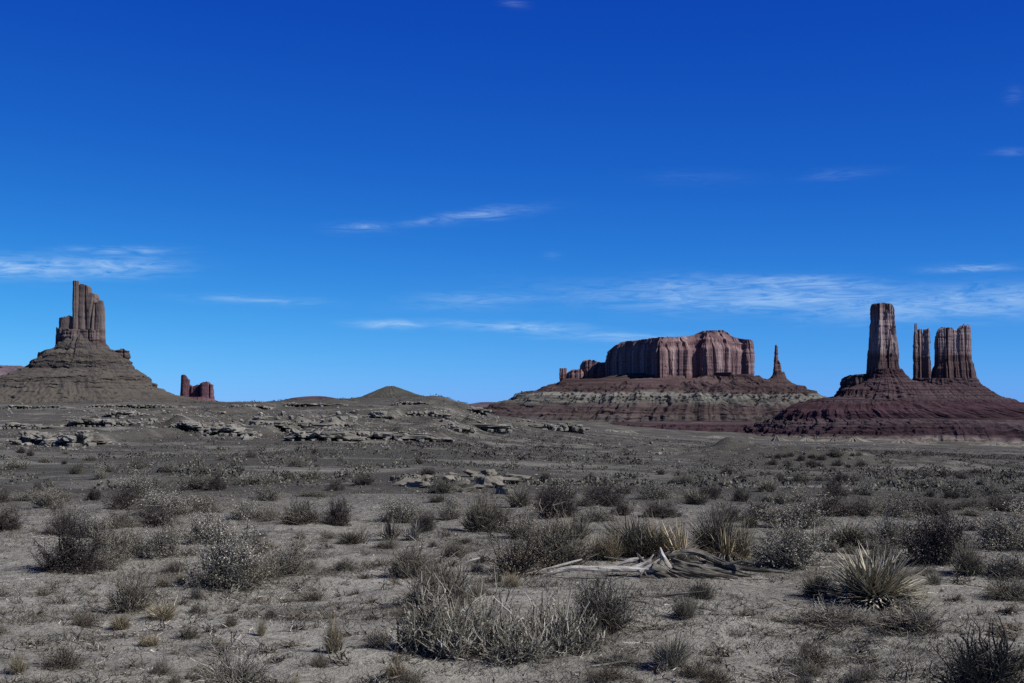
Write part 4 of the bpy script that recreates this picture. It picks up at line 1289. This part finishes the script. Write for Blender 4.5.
M_PALER = rock_mat('pale grey sandstone', (.11, .098, .075), (.20, .181, .143), (.32, .295, .24), nscale=1.2, bump=.7)
M_GREYR = rock_mat('grey sandstone slab', (.095, .083, .060), (.155, .138, .103), (.225, .20, .155), nscale=1.6, bump=.7)
M_LEDGE = rock_mat('ledge sandstone', (.085, .076, .058), (.175, .158, .123), (.30, .275, .222), nscale=.5, bump=.9)
BOUL = []          # angular blocks, filled in below
SLAB = [boulder_mesh(420 + k, M_GREYR, 15, .05, .5) for k in range(8)]


def block(r_, c, w, d_, h, yaw, seed):
    """one weathered sandstone block: a cube grid pulled in at the edges and roughened"""
    k = 7
    t = np.linspace(-1, 1, k)
    V, F = [], []
    A, B = np.meshgrid(t, t)
    for ax in range(3):
        for sgn in (-1, 1):
            P = np.zeros((k * k, 3))
            P[:, ax] = sgn
            P[:, (ax + 1) % 3] = A.ravel() * sgn
            P[:, (ax + 2) % 3] = B.ravel()
            F.append(grid_faces(k, k, False) + len(V) * k * k)
            V.append(P)
    V = np.concatenate(V)
    V = V / (np.sum(np.abs(V) ** 7, 1, keepdims=True) ** (1 / 7)) ** .9
    V = V * (1 + .13 * fbm(V[:, 0] * 1.6 + seed, V[:, 1] * 1.6, V[:, 2] * 1.6, seed, 3))[:, None]
    V[:, 0] += V[:, 2] * r_.uniform(-.25, .25)
    V[:, 2] += V[:, 0] * r_.uniform(-.2, .2)
    V = V * [w / 2, d_ / 2, h / 2]
    ca, sa = math.cos(yaw), math.sin(yaw)
    V = np.stack([V[:, 0] * ca - V[:, 1] * sa, V[:, 0] * sa + V[:, 1] * ca, V[:, 2]], 1) + c
    return V, np.concatenate(F)


for k in range(10):
    BOUL.append(boulder_mesh(400 + k, M_PALER, 22, .07, .8))
for k in range(4):
    r_ = np.random.default_rng(900 + k)
    v_, f_ = block(r_, np.zeros(3), 2, 1.6, 1.1, 0, 900 + k)
    v_ = v_ * (1 + .16 * fbm(v_[:, 0] * 1.3, v_[:, 1] * 1.3, v_[:, 2] * 1.3, k, 2))[:, None]
    BOUL.append(mk('boulder', [(v_, f_, 0)], M_PALER, link=False))
for k in range(5):
    r_ = np.random.default_rng(950 + k)
    v_, f_ = block(r_, np.zeros(3), 2, 2, 1.3, 0, 950 + k)
    SLAB.append(mk('boulder', [(v_, f_, 0)], M_GREYR, link=False))


def boulder(px, py, wpx, hpx, label, group, meshes=BOUL, tilt=.25, name='boulder', cat='boulder', dep=.9, r=random.Random(5)):
    x, y, z = hit(px, py)
    w, h = wpx / FPX * y / 2, hpx / FPX * y / 1.35
    me = r.choice(meshes)
    o = place(name, me, None, (x, y, z + h * .08), (r.uniform(-tilt, tilt), r.uniform(-tilt, tilt), r.uniform(0, 6.28)), (w * r.uniform(.85, 1.1), w * dep * r.uniform(.8, 1.2), h))
    return tag(o, label, cat, group)


# small broken rubble too fine to count, along the ledges and over the ridge
rq = np.random.default_rng(66)
RV, RF = [], []
for x0, x1, y0, y1, n in [(0, 100, 434, 452, 260), (60, 210, 408, 430, 420), (195, 370, 412, 441, 700), (340, 440, 430, 449, 260), (425, 500, 407, 432, 320), (510, 600, 415, 434, 120), (0, 480, 404, 450, 500), (395, 560, 474, 500, 260), (500, 900, 425, 470, 400)]:
    for x, y, z in zip(*hit_many(rq.uniform(x0, x1, n), rq.uniform(y0, y1, n))):
        w = rq.uniform(.4, 2.0) * y / FPX * rq.uniform(.6, 1.3)
        v_ = cube * [1, 1, .7] * rq.uniform(.5, 1.3, (6, 1)) * w
        a_ = rq.uniform(0, 6.28)
        v_ = np.stack([v_[:, 0] * math.cos(a_) - v_[:, 1] * math.sin(a_), v_[:, 0] * math.sin(a_) + v_[:, 1] * math.cos(a_), v_[:, 2]], 1)
        RF.append(tri + len(RV) * 6)
        RV.append(v_ + [x, y, z + w * .15])
tag(mk('rubble', [(np.concatenate(RV), np.concatenate(RF), 0)], M_PALER), 'fine pale rubble strewn along the ledges and over the ridge', 'rubble', kind='stuff')

r = random.Random(8)
# flat rocks in the middle ground
G = 'flat rocks of the middle outcrop'
for (px, py, wp, hp) in [(402, 481, 14, 5), (413, 479, 11, 4), (424, 482, 17, 7), (419, 487, 14, 5), (408, 486, 16, 5), (430, 488, 14, 4), (452, 483, 18, 9), (462, 487, 24, 10), (452, 477, 14, 5), (471, 477, 18, 7),
                         (480, 481, 15, 8), (489, 485, 18, 14), (497, 488, 14, 8), (510, 484, 26, 8), (518, 481, 18, 6), (478, 489, 14, 5), (466, 492, 12, 4), (505, 494, 10, 5), (443, 480, 12, 4), (487, 475, 12, 5)]:
    boulder(px, py, wp * 1.45, min(hp * 1.75, 15), 'flat grey slab in the low rock outcrop in the middle ground', G, SLAB, .22, 'rock_slab', 'rock')
boulder(561, 490, 18, 8, 'single tilted slab lying right of the low rock outcrop', None, SLAB, .35, 'rock_slab', 'rock')
for k in range(10):
    boulder(r.uniform(505, 560), r.uniform(489, 503), r.uniform(4, 9), r.uniform(2, 4), 'small loose stone below the right end of the low rock outcrop', 'loose stones below the outcrop', SLAB, .3, 'stone', 'stone')
# pale rubble along the ledges
Z1 = [(202, 262, 422, 440, 42, 'pale boulder tumbled at the left end of the dark overhanging ledge', 'pale boulders left of the overhang', (3, 9)),
      (250, 362, 414, 423, 36, 'pale block along the top of the dark overhanging ledge', 'pale blocks above the overhang', (3, 9)),
      (268, 362, 427, 436, 26, 'pale boulder below the dark overhanging ledge on the ridge', 'pale boulders below the overhang', (3, 9)),
      (14, 92, 437, 451, 32, 'pale boulder of the broken ledge at far left', 'pale boulders of the far-left ledge', (3, 9)),
      (70, 205, 410, 428, 42, 'small pale rock strewn on the upper left slope', 'pale rocks on the upper left slope', (2, 6)),
      (355, 436, 437, 448, 20, 'pale rock below the small dark ledge left of centre', 'pale rocks under the small ledge', (3, 7)),
      (373, 400, 414, 430, 16, 'pale rock trailing down the slope from the dark cave', 'pale rocks trailing from the cave', (3, 8)),
      (436, 495, 410, 426, 30, 'pale rock on the steep end of the ridge left of the plain', 'pale rocks at the end of the ridge', (2.5, 6)),
      (632, 668, 444, 456, 16, 'pale slanting rock on the plain below the long mesa', 'pale slanting rocks on the plain', (2.5, 7)),
      (770, 880, 454, 469, 18, 'small rock on the dark low rise below the right-hand towers', 'small rocks on the dark rise', (2, 4.5)),
      (515, 590, 416, 432, 12, 'small pale rock at the left foot of the long mesa', 'pale rocks at the foot of the mesa', (2.5, 5))]
for x0, x1, y0, y1, n, lab, gr, (s0, s1) in Z1:
    for k in range(n):
        w = s0 * .45 + (s1 - s0 * .45) * r.random() ** 1.9
        boulder(r.uniform(x0, x1), r.uniform(y0, y1), w * 1.25, w * 1.25 * r.uniform(.35, .8), lab, gr, BOUL, .3)


def ledge(x0, x1, ytop, ybot, label, seed, over, D, zb, group=None, mat=None, depth=3.6):
    """an outcropping bed: jointed cap blocks jutting out over a recessed lower course"""
    mat = mat or M_LEDGE
    xa, xb = xat(x0, D), xat(x1, D)
    hgt = max(zat(ytop, D) - zb, .35) * 1.3
    r_ = np.random.default_rng(seed)
    parts = []
    O = np.array([(xa + xb) / 2, D, zb])
    x = xa
    k = 0
    while x < xb:
        w = hgt * r_.uniform(.4, 1.0) * (2.6 if r_.random() < .25 else 1)
        e = min((x - xa), (xb - x - w)) / (xb - xa)
        sc = np.clip(.45 + e * 5, .45, 1) * r_.uniform(.7, 1.1)
        ch = hgt * r_.uniform(.42, .66) * sc
        zc = hgt * (sc * .92) - ch / 2 + r_.normal() * hgt * .05
        parts.append((*block(r_, np.array([x + w / 2, D + depth * .35 + r_.normal() * .35, zb + zc]) - O, w * 1.12, depth * .8, ch, r_.normal() * .10, seed * 50 + k), 0))
        parts.append((*block(r_, np.array([x + w / 2, D + depth * .35 + max(over, .7) * 1.5 + r_.normal() * .3, zb + hgt * .1]) - O, w * 1.25, depth * .75, hgt * 1.1 * sc, r_.normal() * .1, seed * 50 + k + 25), 0))
        if r_.random() < .8:      # a fallen piece leaning at the foot
            fs = hgt * r_.uniform(.18, .5)
            parts.append((*block(r_, np.array([x + r_.uniform(0, w), D - depth * .06 - r_.uniform(0, .5), zb + fs * .15]) - O, fs * r_.uniform(1, 1.8), fs * 2.2, fs, r_.uniform(-.8, .8), seed * 50 + k + 12), 0))
        x += w * r_.uniform(.85, 1.0)
        k += 1
    o = mk('rock_ledge', parts, mat)
    o.location = O
    return tag(o, label, 'rock ledge', group)


for a_, b_, t_, o_, lab, sd, ov, grp, D_, zb_ in LEDGES:
    ledge(a_, b_, t_, o_, lab, sd, ov, D_, zb_, grp)


# ------------------------------------------------------------------ fallen log and loose wood
def wood_mat(name, lo, mid, hi):
    m_, g, b = material(name)
    tcn = g.node('ShaderNodeTexCoord')
    v = tcn.outputs['Object']
    n1 = g.noise(g.mapping(v, (5, 60, 60)), 1.0, 5, .7)
    n2 = g.noise(v, 6.0, 4, .6)
    col = g.ramp(g.m('ADD', g.m('MULTIPLY', n1, .6), g.m('MULTIPLY', n2, .4)), [(.32, lo), (.5, mid), (.66, hi)])
    g.put(b.inputs['Base Color'], col)
    bp = g.node('ShaderNodeBump')
    bp.inputs['Strength'].default_value = .9
    bp.inputs['Distance'].default_value = .012
    g.put(bp.inputs['Height'], n1)
    g.put(b.inputs['Normal'], bp.outputs[0])
    b.inputs['Roughness'].default_value = .75
    return m_


M_WOOD = wood_mat('bleached wood', (.17, .15, .11), (.40, .357, .28), (.64, .585, .475))
M_WOODG = wood_mat('weathered grey wood', (.030, .026, .019), (.10, .088, .066), (.27, .24, .185))


def limb(pts, rads, D, sides=10, seed=0, rough=.16, lift=0.0, K=40):
    """pts = photo pixels (+ optional nearer/farther metres); rads in metres"""
    W3 = []
    for p in pts:
        dd = D + (p[2] if len(p) > 2 else 0)
        W3.append(at(p[0], p[1], dd))
    W3 = np.array(W3, float)
    W3[:, 2] += lift
    s = np.concatenate([[0], np.cumsum(np.linalg.norm(np.diff(W3, axis=0), axis=1))])
    t = np.linspace(0, s[-1], K)
    P = np.stack([np.interp(t, s, W3[:, i]) for i in range(3)], 1)
    for _ in range(3):
        P[1:-1] = .5 * P[1:-1] + .25 * (P[:-2] + P[2:])
    Rr = np.interp(t, s, rads)
    V, F = tubes(P[None], Rr[None], sides)
    V = V.reshape(K, sides, 3)
    dirv = V - P[:, None]
    kk = 1 + rough * fbm(np.arange(sides)[None] * .9 + 0 * t[:, None], t[:, None] * 5, 0, seed, 3)
    V = P[:, None] + dirv * kk[:, :, None]
    V = V.reshape(-1, 3)
    c0, c1 = len(V), len(V) + 1
    V = np.concatenate([V, P[:1], P[-1:]])
    i = np.arange(sides)
    caps = np.concatenate([np.stack([np.full(sides, c0), (i + 1) % sides, i], 1), np.stack([np.full(sides, c1), (K - 1) * sides + i, (K - 1) * sides + (i + 1) % sides], 1)])
    return [(V, F, 0), (V, caps, 0)]


lx, ly, lz = hit(650, 578)
log = thing('fallen_log', 'bleached dead log with a gnarled root crown lying across the sand', 'log', (lx, ly, lz))
DLG = ly
child('trunk', limb([(528, 586, .0), (542, 580, 0), (558, 574.5, 0), (580, 572), (602, 573), (624, 573.5), (644, 572.5), (654, 574), (666, 577)], [.006, .013, .019, .023, .025, .026, .029, .024, .010], DLG, 14, 1, .42, .035), M_WOOD, log)
child('branch', limb([(522, 580, .1), (545, 575, .1), (564, 570, .1), (582, 565, .12)], [.005, .012, .013, .007], DLG, 8, 2, .25, .05), M_WOOD, log)
for pts, rads in [([(640, 574), (651, 568), (660, 561)], [.028, .018, .004]), ([(634, 571, .1), (648, 564, .1), (654, 556, .1)], [.024, .015, .003]),
                  ([(614, 568, .15), (630, 563, .15), (644, 559.5, .15)], [.010, .018, .004]), ([(660, 549.5, .1), (662, 557, .1), (667, 565, .05), (672, 571)], [.006, .02, .024, .02])]:
    child('snag', limb(pts, rads, DLG, 9, int(pts[0][0]), .4, .02), M_WOOD, log)
root = []
for pts, rads in [([(604, 557, .25), (622, 560, .2), (640, 562, .15)], [.006, .014, .02]),
                  ([(690, 583, -.05), (706, 588, -.08), (716, 592, -.1)], [.02, .014, .004]),
                  ([(640, 575), (655, 577), (672, 580), (690, 583), (703, 586), (708, 590)], [.035, .035, .03, .022, .014, .006]),
                  ([(652, 566), (664, 571), (680, 578), (692, 580)], [.03, .034, .026, .008]),
                  ([(644, 572), (650, 580), (647, 585)], [.03, .02, .006]),
                  ([(655, 572), (668, 576, -.05), (676, 584, -.08)], [.024, .02, .006]),
                  ([(648, 568, .1), (640, 558, .15), (637, 553, .2)], [.026, .014, .004])]:
    root += limb(pts, rads, DLG, 9, int(pts[0][0]), .45)
child('root_crown', root, M_WOODG, log)
gn = []
for pts, rads in [([(668, 556, .2), (680, 553, .2), (694, 551.5, .2), (706, 555, .2), (716, 560, .15), (730, 565, .1), (746, 569, .1), (768, 571, .1), (800, 574, .1)], [.014, .02, .024, .028, .026, .026, .022, .014, .004]),
                  ([(672, 560, .12), (690, 566, .12), (708, 570, .1), (728, 573, .1), (744, 575, .1), (752, 577, .1)], [.02, .028, .03, .028, .018, .006]),
                  ([(674, 565), (692, 571), (714, 575), (738, 578)], [.024, .03, .026, .008]),
                  ([(670, 570), (690, 576), (708, 579), (724, 580)], [.02, .026, .02, .006]),
                  ([(690, 562, .18), (708, 563, .2), (728, 568, .18), (742, 573, .15)], [.012, .02, .02, .008]),
                  ([(706, 562, .15), (724, 568, .15), (744, 574, .1), (756, 575, .1)], [.02, .022, .016, .004]),
                  ([(724, 565, .1), (742, 561, .05), (752, 563, 0)], [.014, .01, .003])]:
    gn += limb(pts, rads, DLG, 10, int(pts[0][0]) + 3, .5)
child('gnarled_limb', gn, M_WOODG, log)
for pts, rads, lab in [([(622, 597), (648, 597.5), (676, 594), (706, 591)], [.006, .010, .010, .004], 'long thin grey branch lying on sand in front of the root crown'),
                       ([(628, 600), (645, 602), (662, 607)], [.006, .008, .003], 'short dark curved twig on the sand in front of the fallen log'),
                       ([(464, 564), (470, 560.5), (480, 558)], [.008, .014, .008], 'short white stick poking out above the dark spiny twig bush'),
                       ([(592, 666), (608, 664), (627, 661)], [.004, .006, .003], 'thin pale stick lying on bare sand at the lower centre'),
                       ([(76, 640), (80, 634), (83, 628)], [.006, .008, .003], 'small dark stick standing on the sand at the lower left'),
                       ([(229, 650), (236, 641), (241, 634)], [.008, .012, .005], 'bleached forked-looking stick above the dead bush at the lower left')]:
    hx, hy, hz = hit(pts[len(pts) // 2][0], max(p[1] for p in pts) + 1)
    o = thing('stick', lab, 'stick', (hx, hy, hz))
    child('wood', limb(pts, rads, hy, 8, int(pts[0][0]), .2), M_WOOD if 'white' in lab or 'pale' in lab or 'bleached' in lab else M_WOODG, o)
